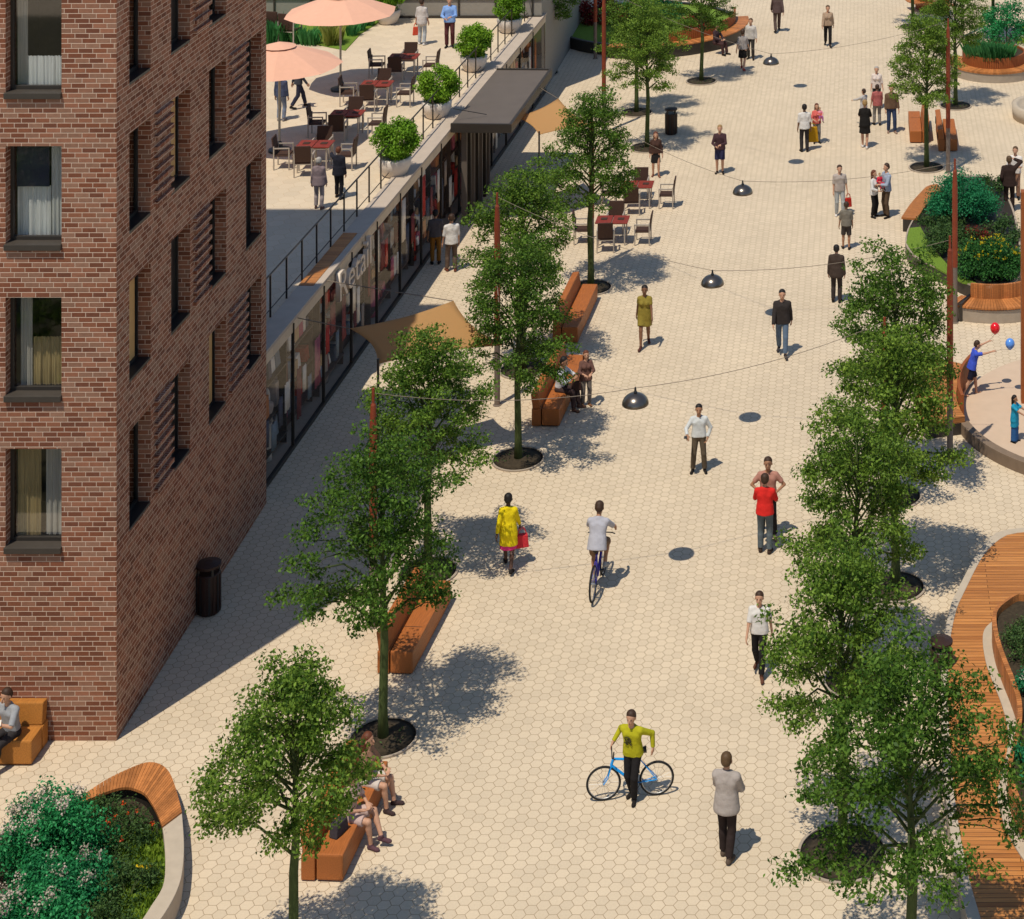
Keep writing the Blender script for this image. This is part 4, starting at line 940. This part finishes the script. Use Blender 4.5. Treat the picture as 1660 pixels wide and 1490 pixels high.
# pose: hand targets, foot (ankle) targets, pelvis height, lean (deg), elbow poles
POSES={
'stand':dict(hl=(.25,-.03,.80),hr=(-.25,-.03,.80),fl=(.10,0,.08),fr=(-.10,.02,.08)),
'relax':dict(hl=(.27,-.06,.82),hr=(-.23,-.08,.83),fl=(.12,-.06,.08),fr=(-.10,.05,.08)),
'walk':dict(hl=(.25,.16,.84),hr=(-.24,-.24,.90),fl=(.08,-.27,.085),fr=(-.08,.27,.14)),
'walkb':dict(hl=(.24,-.24,.90),hr=(-.25,.16,.84),fl=(.08,.27,.14),fr=(-.08,-.27,.085)),
'hips':dict(hl=(.17,-.08,1.02),hr=(-.17,-.08,1.02),fl=(.14,0,.08),fr=(-.14,0,.08),pl=(1,.3,-.2),pr=(-1,.3,-.2)),
'fold':dict(hl=(.0,-.27,1.12),hr=(-.02,-.25,1.06),fl=(.08,-.08,.08),fr=(-.07,.12,.09),pl=(1.3,.5,-.25),pr=(-1.3,.5,-.25)),
'phone':dict(hl=(.23,-.04,.90),hr=(-.30,-.34,1.10),fl=(.15,-.03,.08),fr=(-.16,-.02,.08),pl=(1,.5,0),pr=(-.7,.5,-.5)),
'read':dict(hl=(.09,-.32,1.12),hr=(-.10,-.30,1.10),fl=(.10,-.03,.08),fr=(-.10,.03,.08),pl=(.7,.3,-.7),pr=(-.7,.3,-.7)),
'point':dict(hl=(.55,-.45,1.38),hr=(-.25,-.02,.82),fl=(.13,-.10,.08),fr=(-.12,.08,.08)),
'head':dict(hl=(.15,-.20,1.60),hr=(-.25,-.02,.82),fl=(.10,0,.08),fr=(-.10,.02,.08),pl=(1,.2,-.1)),
'headR':dict(hr=(-.15,-.20,1.60),hl=(.22,-.08,.92),fl=(.10,0,.08),fr=(-.10,.02,.08),pr=(-1,.2,.1)),
'hold':dict(hl=(.05,-.30,1.12),hr=(-.12,-.28,1.05),fl=(.10,0,.08),fr=(-.10,.02,.08),pl=(.7,.3,-.7),pr=(-.7,.3,-.7)),
'give':dict(hl=(.15,-.5,1.18),hr=(-.15,-.5,1.15),fl=(.10,0,.08),fr=(-.10,.06,.08)),
'reach':dict(hl=(.20,-.62,1.62),hr=(-.14,-.72,1.42),fl=(.08,-.16,.08),fr=(-.08,.30,.13),lean=14),
'sit':dict(pz=.55,hl=(.10,-.34,.66),hr=(-.10,-.34,.66),fl=(.12,-.50,.08),fr=(-.12,-.46,.08),pl=(.8,.5,-.3),pr=(-.8,.5,-.3),lean=4),
'sitcross':dict(pz=.55,hl=(.06,-.32,.70),hr=(-.12,-.30,.68),fl=(-.02,-.62,.20),fr=(-.10,-.46,.08),pl=(.8,.5,-.3),pr=(-.8,.5,-.3),lean=6),
'sitread':dict(pz=.55,hl=(.08,-.40,.86),hr=(-.10,-.40,.84),fl=(.12,-.50,.08),fr=(-.12,-.46,.08),pl=(.8,.5,-.3),pr=(-.8,.5,-.3),lean=10),
'cycle':dict(pz=1.0,hl=(.27,-.55,1.08),hr=(-.27,-.55,1.08),fl=(.12,-.22,.24),fr=(-.12,-.20,.52),lean=20,pl=(1,.3,-.3),pr=(-1,.3,-.3)),
'bike':dict(pz=.92,hl=(.36,.12,.96),hr=(-.40,.02,1.02),fl=(.06,-.10,.08),fr=(-.05,.10,.08),lean=8,pl=(.7,.8,-.5),pr=(-.6,.7,-.7)),
'baby':dict(pz=.95,hl=(.2,-.3,1.2),hr=(-.2,-.3,1.15),fl=(.16,-.45,.6),fr=(-.16,-.45,.6)),
}
def skel(pose,fem,turn=0):
    p=dict(POSES[pose]); pz=p.get('pz',.95); lean=R(p.get('lean',0)); dz=pz-.95; cl,sl_=math.cos(lean),math.sin(lean)
    def U(v):  # upper body: lean about pelvis
        y,z=v[1],v[2]-.95; return V3(v[0],y*cl-z*sl_,.95+y*sl_+z*cl+dz)
    sw=.148 if fem else .170; J={}
    J['pel']=V3(0,0,pz); J['che']=U((0,0,1.28)); J['nk']=U((0,.01,1.44)); J['nk2']=U((0,-.012,1.54)); J['hd']=U((0,-.005,1.655)); J['jaw']=U((0,-.032,1.585)); J['U']=U
    for s,c in ((1,'l'),(-1,'r')):
        J['s'+c]=U((s*sw,.01,1.375)); hp=V3(s*.088,0,.91+dz); J['h'+c]=hp
        t=V3(*p['h'+c]); pole=V3(*p.get('p'+c,(s*.35,1,-.2))); J['e'+c],J['w'+c]=ik(J['s'+c],t,.285,.25,pole)
        an=V3(*p['f'+c]); J['k'+c],J['a'+c]=ik(hp,an,.425,.415,V3(s*.12,-1,.15))
    return J
def torso(J,e,fem,z1=1.40):
    U=J['U']; P=[]
    for s in (-1,1):
        P.append((U((s*.07,0,.98)),U((s*.068,0,1.14)),.095+e,.083+e,.03))
        P.append((U((s*.068,0,1.14)),U((s*(.078 if fem else .088),.0,1.29)),.083+e,.092+e,.03))
        P.append((U((0,.012,1.425)),J['sl' if s>0 else 'sr'],.05+e*.8,.046+e*.8,.05))
        if fem: P.append((U((s*.07,-.08,1.27)),U((s*.07,-.085,1.26)),.055+e,.055+e,.03))
    P.append((U((0,0,.97)),U((0,0,1.32)),.10+e,.095+e,.03)); return P
def pelvis(J,e):
    return [(J['hl'],J['hr'],.098+e,.098+e,.03),(J['pel']+V3(0,.016,-.02),J['pel']+V3(0,.01,.07),.102+e,.098+e,.03)]
def legp(J,c,e,t=1.0,flare=0,cut=1):
    h,k,a=J['h'+c],J['k'+c],J['a'+c]; P=[]
    if t<=.5: 
        q=h+(k-h)*(t*2); P.append((h,q,.082+e,.082+e+(.058-.082)*t*2+flare,.03,cut)); return P
    P.append((h,k,.082+e,.058+e,.03)); q=k+(a-k)*((t-.5)*2); P.append((k,q,.058+e,.056+e+(.04-.056)*(t-.5)*2+flare,.02,cut))
    m=k+(a-k)*.3; bk=V3(0,1,0)-nrm(a-k)*((V3(0,1,0))@nrm(a-k)); P.append((m+bk*.015,m+(a-k)*.15+bk*.012,.05+e,.045+e,.03)); return P
def armp(J,c,e,t=1.0):
    s,el,w=J['s'+c],J['e'+c],J['w'+c]
    if t<=.5: q=s+(el-s)*t*2; return [(s,q,.054+e,.046+e,.03,1)]
    q=el+(w-el)*((t-.5)*2); return [(s,el,.054+e,.041+e,.03),(el,q,.041+e,.041+e+(.030-.041)*(t-.5)*2,.015,1)]
def handp(J,c):
    w=J['w'+c]; d=nrm(w-J['e'+c]); s=1 if c=='l' else -1; f=V3(0,-1,0)
    side=f-d*(f@d)
    if np.linalg.norm(side)<.45: side=V3(-s,0,.2)-d*(V3(-s,0,.2)@d)
    side=nrm(side); pn=np.cross(d,side)*s; pn=nrm(pn)
    if pn@V3(-s,0,-.2)<0: pn=-pn
    P=[(w,w+d*.035,.027,.026,.012)]; pc=w+d*.02
    for i,(o,L,r) in enumerate(((.030,.068,.0105),(.010,.080,.011),(-.011,.074,.0105),(-.030,.058,.0095))):
        a=pc+side*o*.9; b=w+d*.085+side*o*1.12; P.append((a,b,.017,.0125,.01)); cu=.35+.1*i
        m=b+nrm(d+pn*cu)*L*.55; P.append((b,m,r,r,.004)); P.append((m,m+nrm(d*.7+pn*(cu+.55))*L*.5,r,r*.85,.004))
    t0=w+d*.025+side*.022; t1=t0+nrm(d*.65+side*.75+pn*.2)*.045; P+=[(t0,t1,.015,.0125,.008),(t1,t1+nrm(d*.9+side*.3+pn*.3)*.035,.012,.010,.004)]
    return P
def footp(J,c,e,h=0):
    a=J['a'+c]; k=J['k'+c]; out=.025*(1 if c=='l' else -1); dz=-.045
    lift=max(0,a[2]-.09); tip=V3(out*1.5,-.155,-.052-min(.05,lift*.7))
    return [(a,a+V3(0,.02,dz+.01),.036+e,.036+e,.02),(a+V3(0,.03,dz),a+tip+V3(0,.03,0),.034+e,.030+e,.02),(a+tip+V3(0,.03,0),a+tip,.030+e,.024+e,.02)]
_fm={}
def fm(col,var=.12):
    k=(tuple(col),var)
    if k not in _fm: _fm[k]=fab('fabric',col,var,11)
    return _fm[k]
SK={0:(.50,.27,.17),1:(.36,.18,.10),2:(.20,.095,.05),3:(.09,.045,.03)}
SKM={k:mat('skin',v,.55,.05,12) for k,v in SK.items()}
HC={'k':(.012,.009,.008),'b':(.045,.022,.012),'d':(.09,.05,.022),'r':(.12,.035,.015),'g':(.35,.32,.29),'y':(.30,.18,.07)}
HM={k:mat('hair',v,.6,.25,40) for k,v in HC.items()}
def person(label,at,hgt,ang,pose,top,bot,shoe=(.02,.016,.014),hair='b',skin=0,fem=0,long=0,vox=None,bald=0,group=None):
    at=Vector(at); s=hgt/1.75; dist=at.y; h=vox or (.011 if dist<38 else .0135 if dist<52 else .017)
    J=skel(pose,fem); U=J['U']
    P=torso(J,0,fem)+pelvis(J,0)+[(J['nk'],J['nk2'],.052,.048,.02),(J['hd'],J['jaw'],.086,.066,.03),(J['hd']+V3(0,.02,.01),J['hd']+V3(0,.015,-.01),.085,.085,.02)]
    hd=J['U']((0,-.115,1.607)); P+=[(U((0,-.098,1.635)),U((0,-.118,1.60)),.011,.015,.012),(U((-.02,-.098,1.565)),U((.02,-.098,1.565)),.010,.010,.012)]
    for c,sg in (('l',1),('r',-1)):
        P.append((U((sg*.083,.0,1.625)),U((sg*.088,.01,1.60)),.018,.014,.008))
        P+=armp(J,c,-.006)+handp(J,c)+legp(J,c,-.004,1.0,0,0)+footp(J,c,-.006)
    V,Q=sdf_mesh(P,h); o=linkmesh('person',npmesh('person',V*s,Q,SKM[skin],True)); o.location=at; o.rotation_euler=(0,0,R(ang)); tag(o,label,'person',group)
    def part(nm,pr,m,cuts=()):
        r=sdf_mesh(pr,h,cuts)
        if r is not None: linkmesh(nm,npmesh(nm,r[0]*s,r[1],m,True),o)
    # hair
    if not bald:
        hp=[(U((0,.015,1.675)),U((0,.03,1.63)),.094,.090,.03)]
        if long: hp+=[(U((0,.06,1.62)),U((0,.075,1.42)),.075,.06,.04),(U((.07,.03,1.6)),U((.07,.05,1.44)),.035,.03,.03),(U((-.07,.03,1.6)),U((-.07,.05,1.44)),.035,.03,.03)]
        fc=U((0,-.105,1.59)); part('hair',hp,HM[hair],[('s',fc,.108)])
    if dist<60:
        q=MB()
        for sg in (1,-1): q.sphere(U((sg*.032,-.083,1.635)),.012,6)
        q.v=[tuple(np.array(v)*s) for v in q.v]; q.build('eyes',M_eye,o,smooth=True)
        q=MB(); q.tube([U((-.024,-.112,1.562)),U((0,-.117,1.563)),U((.024,-.112,1.562))],.006,6); q.v=[tuple(np.array(v)*s) for v in q.v]; q.build('lips',SKM[min(3,skin+1)],o,smooth=True)
    kind,col=top[0],top[1]; sl_=top[2] if len(top)>2 else 1.0; hem=top[3] if len(top)>3 else .90
    e={'shirt':.014,'tee':.014,'jacket':.026,'dress':.014,'tank':.010}.get(kind,.014)
    tilt=POSES[pose].get('lean',0); n_=U((0,0,0))-U((0,0,1)); 
    if kind:
        pr=torso(J,e,fem)
        sit=pose.startswith('sit')
        if kind!='tank':
            for c in 'lr': pr+=armp(J,c,e*.75,sl_)
        if hem<.99 and not sit:
            for sg in (-1,1): pr.append((U((sg*.072,.004,1.05)),U((sg*.08,.006,max(hem,.85))),.10+e,.113+e+(.006 if kind=='jacket' else 0),.03))
            pr.append((U((0,.012,1.05)),U((0,.024,max(hem,.85))),.107+e,.128+e,.03))
        cuts=[('p',U((0,0,hem if not sit else .97)),n_)]
        if kind=='dress':
            cuts=[]
            hz=hem
            for sg in (-1,1): pr.append((V3(sg*.06,0,.98),V3(sg*.085,0,hz),.11,.125,.03,1))
            pr.append((V3(0,0,.98),V3(0,0,hz),.115,.14,.03,1))
            if abs(J['al'][1]-J['ar'][1])>.3: pr+= [(J['h'+c],J['h'+c]+(J['k'+c]-J['h'+c])*max(.2,(.92-hz)/.43),.10,.105,.04,1) for c in 'lr']
        cuts.append(('s',U((0,-.02,1.50)),.075))
        part({'tee':'shirt','tank':'top'}.get(kind,kind),pr,fm(col),cuts)
    bk,bc=bot[0],bot[1]; bt_=bot[2] if len(bot)>2 else .97
    if bk in('trousers','shorts'):
        pr=pelvis(J,.003)
        fl=.012 if bk=='trousers' else .02
        for c in 'lr': pr+=legp(J,c,.012,bt_,fl)
        part(bk,pr,fm(bc))
    elif bk=='skirt':
        pr=[]
        for sg in (-1,1): pr.append((V3(sg*.06,0,1.02),V3(sg*.08,0,bt_),.10,.115,.03,1))
        pr.append((V3(0,0,1.02),V3(0,0,bt_),.11,.12,.03,1)); part('skirt',pr,fm(bc),[('p',(0,0,1.03),(0,0,1))])
    if shoe is not None:
        for c in 'lr': part('shoe',footp(J,c,.006),fm(shoe),[('p',(0,0,J['a'+c][2]+.03),(0,0,1))])
    o['J']=0; del o['J']
    return o,J,s
def wp(o,v,s):  # joint -> world
    c,sn=math.cos(o.rotation_euler.z),math.sin(o.rotation_euler.z); return Vector((o.location.x+(v[0]*c-v[1]*sn)*s,o.location.y+(v[0]*sn+v[1]*c)*s,o.location.z+v[2]*s))
def PP(label,px,py,hp,*a,z=0,**k):
    return person(label,G(px,py,z),hp*(H-z)/(py-CY),*a,**k)
def bag(name,label,cat,p,w,hh,d,col,rz=0,handle=.14):
    t=thing(name,label,cat,p,rz)
    q=MB(); q.box(-w/2,-d/2,-hh-handle,w/2,d/2,-handle); q.v=[(x*(1.0 if z<-handle-.01 else .8),y,z) for x,y,z in q.v]; q.build('body',fm(col),t,bevel=.02)
    for y in (-d*.3,d*.3): MB().tube([(w*.3*math.cos(i*math.pi/8),y,-handle+handle*math.sin(i*math.pi/8)) for i in range(9)],.008,5).build('handle',fm(col),t)
    return t
def bicycle(label,loc,rz,s,fcol,tyr=.34):
    t=thing('bicycle',label,'bicycle',loc,rz,None,s); wb_=.52; r=tyr; M=fab('bike_frame',fcol,.05); M.node_tree.nodes['Principled BSDF'].inputs['Roughness'].default_value=.3
    for x in (-wb_,wb_):
        w_=MB().torus((x,0,r),r-.02,.022,'Y',40,8).build('tyre',M_tyre,t,smooth=True)
        q=MB(); q.torus((x,0,r),r-.04,.009,'Y',40,6)
        for i in range(18):
            a=2*math.pi*i/18; q.tube([(x,.02*(-1)**i,r),(x+(r-.04)*math.cos(a),0,r+(r-.04)*math.sin(a))],.0022,4)
        q.tube([(x,-.05,r),(x,.05,r)],.022,8); q.build('rim',M_spoke,w_)
    bb=(.09,0,.28); st=(.20,0,.78); hd=(-.33,0,.80); hl=(-.37,0,.68)
    q=MB()
    for a,b,rr_ in ((bb,st,.023),(hd,(.19,0,.74),.023),(hl,bb,.027),(hd,hl,.028)): q.tube([a,b],rr_,8)
    for y in (-.05,.05): q.tube([bb,(wb_,y,r)],.010,6); q.tube([(.19,0,.74),(wb_,y,r)],.009,6)
    q.build('frame',M,t,smooth=False)
    q=MB()
    for y in (-.05,.05): q.tube([(-.375,y*.8,.66),(-.44,y,.45),(-wb_,y,r)],.011,6)
    q.tube([(-.375,-.05,.66),(-.375,.05,.66)],.014,6); q.build('fork',M,t)
    q=MB(); q.tube([hd,(-.32,0,.93)],.014,8); q.tube([(-.30,-.28,.95),(-.36,-.2,.94),(-.36,.2,.94),(-.30,.28,.95)],.012,8); q.build('handlebar',M_black,t)
    q=MB(); q.tube([(.195,0,.76),(.22,0,.90)],.013,8); q.tube([(.09,0,.915),(.2,0,.92),(.32,0,.93)],[.025,.05,.065],8); q.build('saddle',M_black,t,smooth=True)
    q=MB(); q.torus((.09,-.04,.28),.09,.008,'Y',24,6); q.tube([(.09,-.06,.28),(.03,-.07,.12)],.01,6); q.tube([(.09,.06,.28),(.15,.07,.44)],.01,6); q.box(-.01,-.15,.10,.07,-.07,.125); q.box(.11,.07,.42,.19,.15,.445); q.build('crank',M_black,t)
    return t
WH=(.62,.58,.54); LG=(.42,.42,.43); BK=(.016,.014,.014); JN=(.09,.13,.19); BR=(.10,.065,.04)
# near and middle plaza
PP('man in pale grey jacket and black trousers walking away with folded arms',1178,1392,172,168,'fold',('jacket',(.36,.31,.28),1.0,.80),('trousers',(.03,.02,.018)),hair='d',shoe=(.10,.07,.05))
oP,J,s=PP('man in yellow sweater and black trousers leaning on a blue bicycle',1026,1294,149,-14,'bike',('shirt',(.40,.37,.015),1.0,.88),('trousers',BK),hair='b')
q=MB()
for i,(x0,z0,x1,z1) in enumerate(((-.07,1.30,-.03,1.17),(-.05,1.31,.02,1.30),(0.0,1.30,-.01,1.16),(.02,1.30,.06,1.22),(-.06,1.24,.04,1.23),(-.08,1.20,-.02,1.16),(.02,1.20,.06,1.15))):
    U=J['U']; y=-.128
    q.tube([np.array(U((x0-.03,y,z0)))*s,np.array(U((x1-.03,y-.004,z1)))*s],.011*s,5)
q.build('print',fm((.05,.045,.02)),oP)
bicycle('blue bicycle with thin black tyres held by the man in yellow',((G(980,1300)+G(1063,1287))/2),R(9),.90,(.015,.30,.75))
PP('man in white shirt and black trousers walking beside the tree crowns',1231,1092,132,-5,'walk',('shirt',WH,.45,.90),('trousers',BK),hair='b',shoe=(.12,.05,.03))
PP('man in red tee and grey jeans seen from behind',1240,896,128,176,'read',('tee',(.62,.025,.02),.45,.88),('trousers',(.10,.12,.13)),hair='b',shoe=(.05,.03,.02))
PP('person in pink top with hands on hips facing the red shirted man',1245,872,130,0,'hips',('tee',(.42,.20,.15),.35,.92),('trousers',BK),hair='b',skin=1,shoe=(.35,.2,.18))
oC,J,s=PP('cyclist in pale grey shirt riding away',968,960,137,176,'cycle',('shirt',(.40,.39,.43),.55,.84),('shorts',(.20,.12,.07),.42),hair='b',skin=1,shoe=(.3,.3,.3))
bicycle('violet blue bicycle ridden away up the plaza',oC.location+Vector((0,.2,0)),R(-94),1.02*s,(.06,.05,.35))
oY,J,s=PP('woman in yellow tunic over pink dress walking away',824,924,124,185,'walk',('dress',(.72,.55,.01),.9,.60),('skirt',(.65,.04,.20),.50),hair='k',skin=3,fem=1)
bag('handbag','red handbag carried by the woman in yellow','handbag',wp(oY,J['wr'],s)+Vector((.05,-.02,-.06)),.30,.28,.12,(.60,.04,.05),.3)
oM,J,s=PP('man in pale shirt and brown trousers checking a phone',1133,764,108,4,'phone',('shirt',(.55,.56,.55),.95,.93),('trousers',(.10,.075,.05)),hair='k',skin=1)
tag(MB().cbox(wp(oM,J['wr'],s)+Vector((-.03,-.11,.01)),(.07,.13,.012)).build('phone',M_black,bevel=.003),'small dark phone in the hand of the man in pale shirt','phone')
PP('woman in olive yellow dress walking toward the camera',1045,562,99,0,'walkb',('dress',(.25,.19,.035),.30,.62),('none',BK),hair='k',skin=2,fem=1,shoe=(.10,.04,.03))
PP('man in dark leather jacket and jeans walking toward the camera',1268,575,105,3,'walk',('jacket',(.035,.028,.026),1.0,.86),('trousers',(.10,.14,.20)),hair='k',skin=0,shoe=(.05,.04,.04))
PP('man in dark brown suit seen from behind',1356,490,93,172,'stand',('jacket',(.055,.038,.03),1.0,.78),('trousers',(.04,.03,.027)),hair='k')
oB,J,s=PP('woman in patterned dark top standing beside the log bench',950,657,88,20,'read',('shirt',(.14,.07,.055),.8,.82),('trousers',(.16,.13,.11)),hair='r',fem=1,long=1,shoe=(.25,.12,.06))
bag('handbag','dark brown handbag of the woman beside the log bench','handbag',wp(oB,J['er'],s)+Vector((-.07,-.03,-.02)),.28,.22,.12,(.05,.025,.02),.3,.2)
PP('person in grey top and dark shorts near the two couples',1372,404,77,180,'relax',('tee',(.17,.15,.12),.5,.88),('shorts',(.06,.05,.045),.46),hair='b',skin=1)
oR,J,s=PP('man in grey tee and pale jeans holding a red bag',1361,350,82,10,'relax',('tee',(.38,.32,.28),.45,.88),('trousers',(.36,.37,.36)),hair='b',shoe=WH)
bag('shopping_bag','small red bag held by the man in pale jeans','bag',wp(oR,J['wl'],s)+Vector((.03,0,-.08)),.24,.30,.1,(.45,.03,.02),.5)
PP('woman in white blouse beside the man with the red child',1417,352,76,60,'hold',('shirt',WH,.9,.86),('trousers',BK),hair='r',fem=1,long=1)
oH,J,s=PP('man in blue grey shirt carrying a small child',1437,352,87,-60,'hold',('shirt',(.30,.34,.42),.9,.88),('trousers',BR),hair='b')
person('small child in red carried by the man in blue grey shirt',G(1426,350)+Vector((0,-.12,.75)),.72,30,'baby',('tee',(.60,.03,.06),.8,.9),('trousers',(.5,.05,.08)),hair='y',vox=.02)
PP('man in dark jumper and navy shorts facing the camera',1167,281,78,0,'hold',('shirt',(.06,.03,.035),1,.88),('shorts',(.03,.03,.07),.46),hair='y',skin=0)
PP('woman in black skirt and pale collar under the cafe trees',1063,286,72,5,'relax',('jacket',(.06,.03,.022),1,.93),('skirt',(.02,.018,.018),.55),hair='r',fem=1,long=1,shoe=(.2,.08,.05))
PP('person in white top and dark trousers beside the pink couple',1304,246,77,190,'stand',('shirt',WH,.5,.86),('trousers',(.035,.03,.03)),hair='k',skin=2)
oW,J,s=PP('woman in red top carrying a child in pink',1324,232,64,15,'hold',('tee',(.60,.12,.10),.5,.88),('trousers',(.18,.17,.16)),hair='r',fem=1,long=1)
person('small child in pink carried by the woman in red',G(1329,230)+Vector((0,-.15,.62)),.72,20,'baby',('tee',(.75,.25,.32),.8,.9),('trousers',(.4,.12,.3)),hair='y',vox=.02)
bag('shopping_bag','large mustard shopping bag beside the woman in red','bag',G(1316,240)+Vector((0,-.1,.95)),.5,.55,.14,(.42,.22,.01),.2)
PP('woman in black dress turned away in the plaza crowd',1402,240,78,178,'fold',('dress',(.016,.014,.013),.45,.55),('none',BK),hair='y',fem=1,shoe=(.6,.55,.5))
PP('person in grey white shirt reaching toward the man in pink',1400,206,62,-130,'give',('shirt',(.45,.42,.40),1,.88),('trousers',(.12,.1,.1)),hair='b')
PP('man in faded red shirt in the plaza crowd',1422,203,66,190,'relax',('shirt',(.38,.11,.10),.5,.86),('trousers',(.22,.20,.18)),hair='b')
PP('grey haired woman in white blouse in the plaza crowd',1421,176,68,0,'relax',('shirt',(.62,.52,.46),.6,.86),('trousers',(.02,.02,.02)),hair='g',fem=1)
PP('man in brown waistcoat and dark jeans near the far bench',1445,215,77,10,'relax',('jacket',(.13,.075,.045),1,.9),('trousers',(.035,.05,.10)),hair='b',shoe=(.3,.2,.15))
PP('woman in tan jacket and black trousers walking at the top of the plaza',1342,75,66,5,'walk',('jacket',(.36,.25,.17),1,.9),('trousers',BK),hair='d',fem=1)
PP('man in dark suit walking away at the top edge',1260,52,66,185,'walkb',('jacket',(.10,.065,.06),1,.84),('trousers',(.09,.06,.05)),hair='b')
PP('man in pale shirt and dark trousers beside the black skirted woman',1217,96,66,-10,'relax',('shirt',(.50,.46,.42),.9,.88),('trousers',(.04,.035,.03)),hair='d')
PP('woman in grey top and black skirt seen from behind near the far lamp',1204,114,66,175,'walk',('tee',(.30,.27,.26),.5,.92),('skirt',BK,.55),hair='b',fem=1,shoe=(.3,.05,.04))
person('person in dark clothes seated on the oval planter bench',(G(1163,92)+Vector((-.1,.5,0))),1.75,60,'sit',('shirt',(.05,.03,.035),1,.97),('trousers',(.06,.03,.03)),hair='b')
PP('man in black jacket with a hand raised to his head',1636,343,90,175,'headR',('jacket',(.035,.02,.016),1,.82),('trousers',(.025,.015,.012)),hair='d')
PP('man in white shirt partly behind the black jacketed man',1646,322,84,-15,'hold',('shirt',(.66,.60,.55),.5,.88),('trousers',(.30,.16,.1)),hair='d')
oK,J,s=PP('boy in blue tee reaching for balloons',1576,641,89,100,'reach',('tee',(.05,.09,.50),.35,.86),('shorts',(.015,.015,.03),.42),hair='b',shoe=None,skin=0)
def balloon(label,p,r,col,hand):
    t=thing('balloon',label,'balloon',p); prof=[(max(1e-5,r*math.sin(math.pi*i/14)*(1 if i>7 else (.8+.2*i/7))),-r*1.15*math.cos(math.pi*i/14)) for i in range(15)]
    m=mat('rubber',col,.2,.02,spec=.6); MB().lathe(prof,22).build('skin',m,t,smooth=True); MB().lathe([(.03,-r*1.2),(.008,-r*1.12)],8).build('knot',m,t)
    MB().tube([(0,0,-r*1.18),((hand-p)*.5+Vector((.02,0,-.05)))[:],(hand-p)[:]],.004,4).build('string',M_wire,t)
hw=wp(oK,J['wl'],s); balloon('round red balloon above the boy in blue',Vector((G(1614,640).x,hw.y,1.66)),.13,(.70,.01,.015),hw)
hw=wp(oK,J['wr'],s); balloon('pale blue balloon beside the timber play frame',Vector((G(1637,640).x,hw.y,1.36)),.125,(.10,.28,.75),hw)
PP('woman with black hair in blue dress beside the timber frame',1645,717,76,60,'give',('dress',(.02,.27,.42),.4,.62),('skirt',(.03,.10,.26),.10),hair='k',skin=1,fem=1,long=1)
# seated people
def sat(label,xy,hgt,ang,pose,*a,**k): return person(label,Vector((xy[0],xy[1],-.0)),hgt,ang,pose,*a,**k)
sat('man in light shirt and dark trousers seated on the log bench',(-7.85,49.4),1.72,75,'sitread',('shirt',(.52,.52,.54),.9,.97),('trousers',(.05,.03,.028)),hair='k',skin=1,shoe=(.12,.06,.04))
sat('woman in pale dress seated at the near end of the log bench',(-8.80,32.70),1.68,80,'sitcross',('shirt',(.50,.34,.28),.5,.97),('shorts',(.50,.36,.32),.40),hair='d',fem=1,long=1,shoe=(.10,.05,.06))
sat('woman with bare legs seated at the far end of the log bench',(-8.76,33.65),1.68,80,'sit',('shirt',(.30,.16,.10),.5,.97),('shorts',(.55,.48,.42),.40),hair='r',fem=1,long=1,shoe=(.05,.03,.03))
bag('handbag','dark leather handbag on the log bench beside the seated woman','handbag',Vector((-8.85,32.25,.80)),.34,.22,.16,(.05,.042,.048),1.2,.12)
oL,J,s=sat('man in grey tee seated against the brick wall reading',(-15.58,34.98),1.75,-25,'sitread',('tee',(.30,.30,.31),.5,.97),('trousers',(.035,.03,.03)),hair='b')
tag(MB().cbox((wp(oL,J['wl'],s)+wp(oL,J['wr'],s))/2+Vector((0.03,-.06,.03)),(.26,.18,.015),R(20)).build('tablet',M_white,bevel=.003),'small white tablet on the lap of the seated man','tablet')
# shop front and terrace
PP('man in white shirt and brown trousers by the shop front',732,440,93,200,'relax',('shirt',WH,.5,.86),('trousers',(.12,.08,.06)),hair='b',shoe=(.15,.05,.03))
PP('man in dark tee and ochre trousers by the shop glass',706,428,88,190,'stand',('tee',(.09,.08,.085),.5,.9),('trousers',(.22,.10,.02)),hair='k',skin=1)
PP('woman in lilac coat and pale trousers on the terrace',517,339,84,178,'relax',('jacket',(.22,.165,.17),1,.80),('trousers',(.38,.31,.29)),hair='g',fem=1,shoe=(.12,.07,.06),z=TZ)
PP('man in dark navy suit resting an arm on a cafe chair',549,322,84,165,'point',('jacket',(.018,.018,.026),1,.80),('trousers',(.012,.012,.016)),hair='r',z=TZ)
PP('man in jeans standing under the near pink parasol',456,196,80,170,'stand',('shirt',(.06,.07,.12),1,.88),('trousers',(.17,.20,.27)),hair='b',shoe=(.2,.18,.18),z=TZ)
PP('person in dark trousers stepping out beneath the near pink parasol',484,176,80,120,'walk',('shirt',(.05,.05,.06),1,.88),('trousers',(.03,.03,.05)),hair='b',z=TZ)
oS,J,s=PP('woman in patterned tunic and pale trousers on the terrace',684,73,75,170,'relax',('shirt',(.52,.46,.42),.6,.72),('trousers',(.40,.42,.43)),hair='b',fem=1,shoe=WH,z=TZ)
bag('handbag','orange red bag carried by the woman in patterned tunic','handbag',wp(oS,J['wl'],s)+Vector((0,0,-.06)),.26,.32,.1,(.60,.08,.04),.4)
PP('man in pale blue shirt and maroon trousers on the terrace',729,77,82,8,'hold',('shirt',(.22,.36,.66),.9,.88),('trousers',(.10,.03,.03)),hair='b',z=TZ)
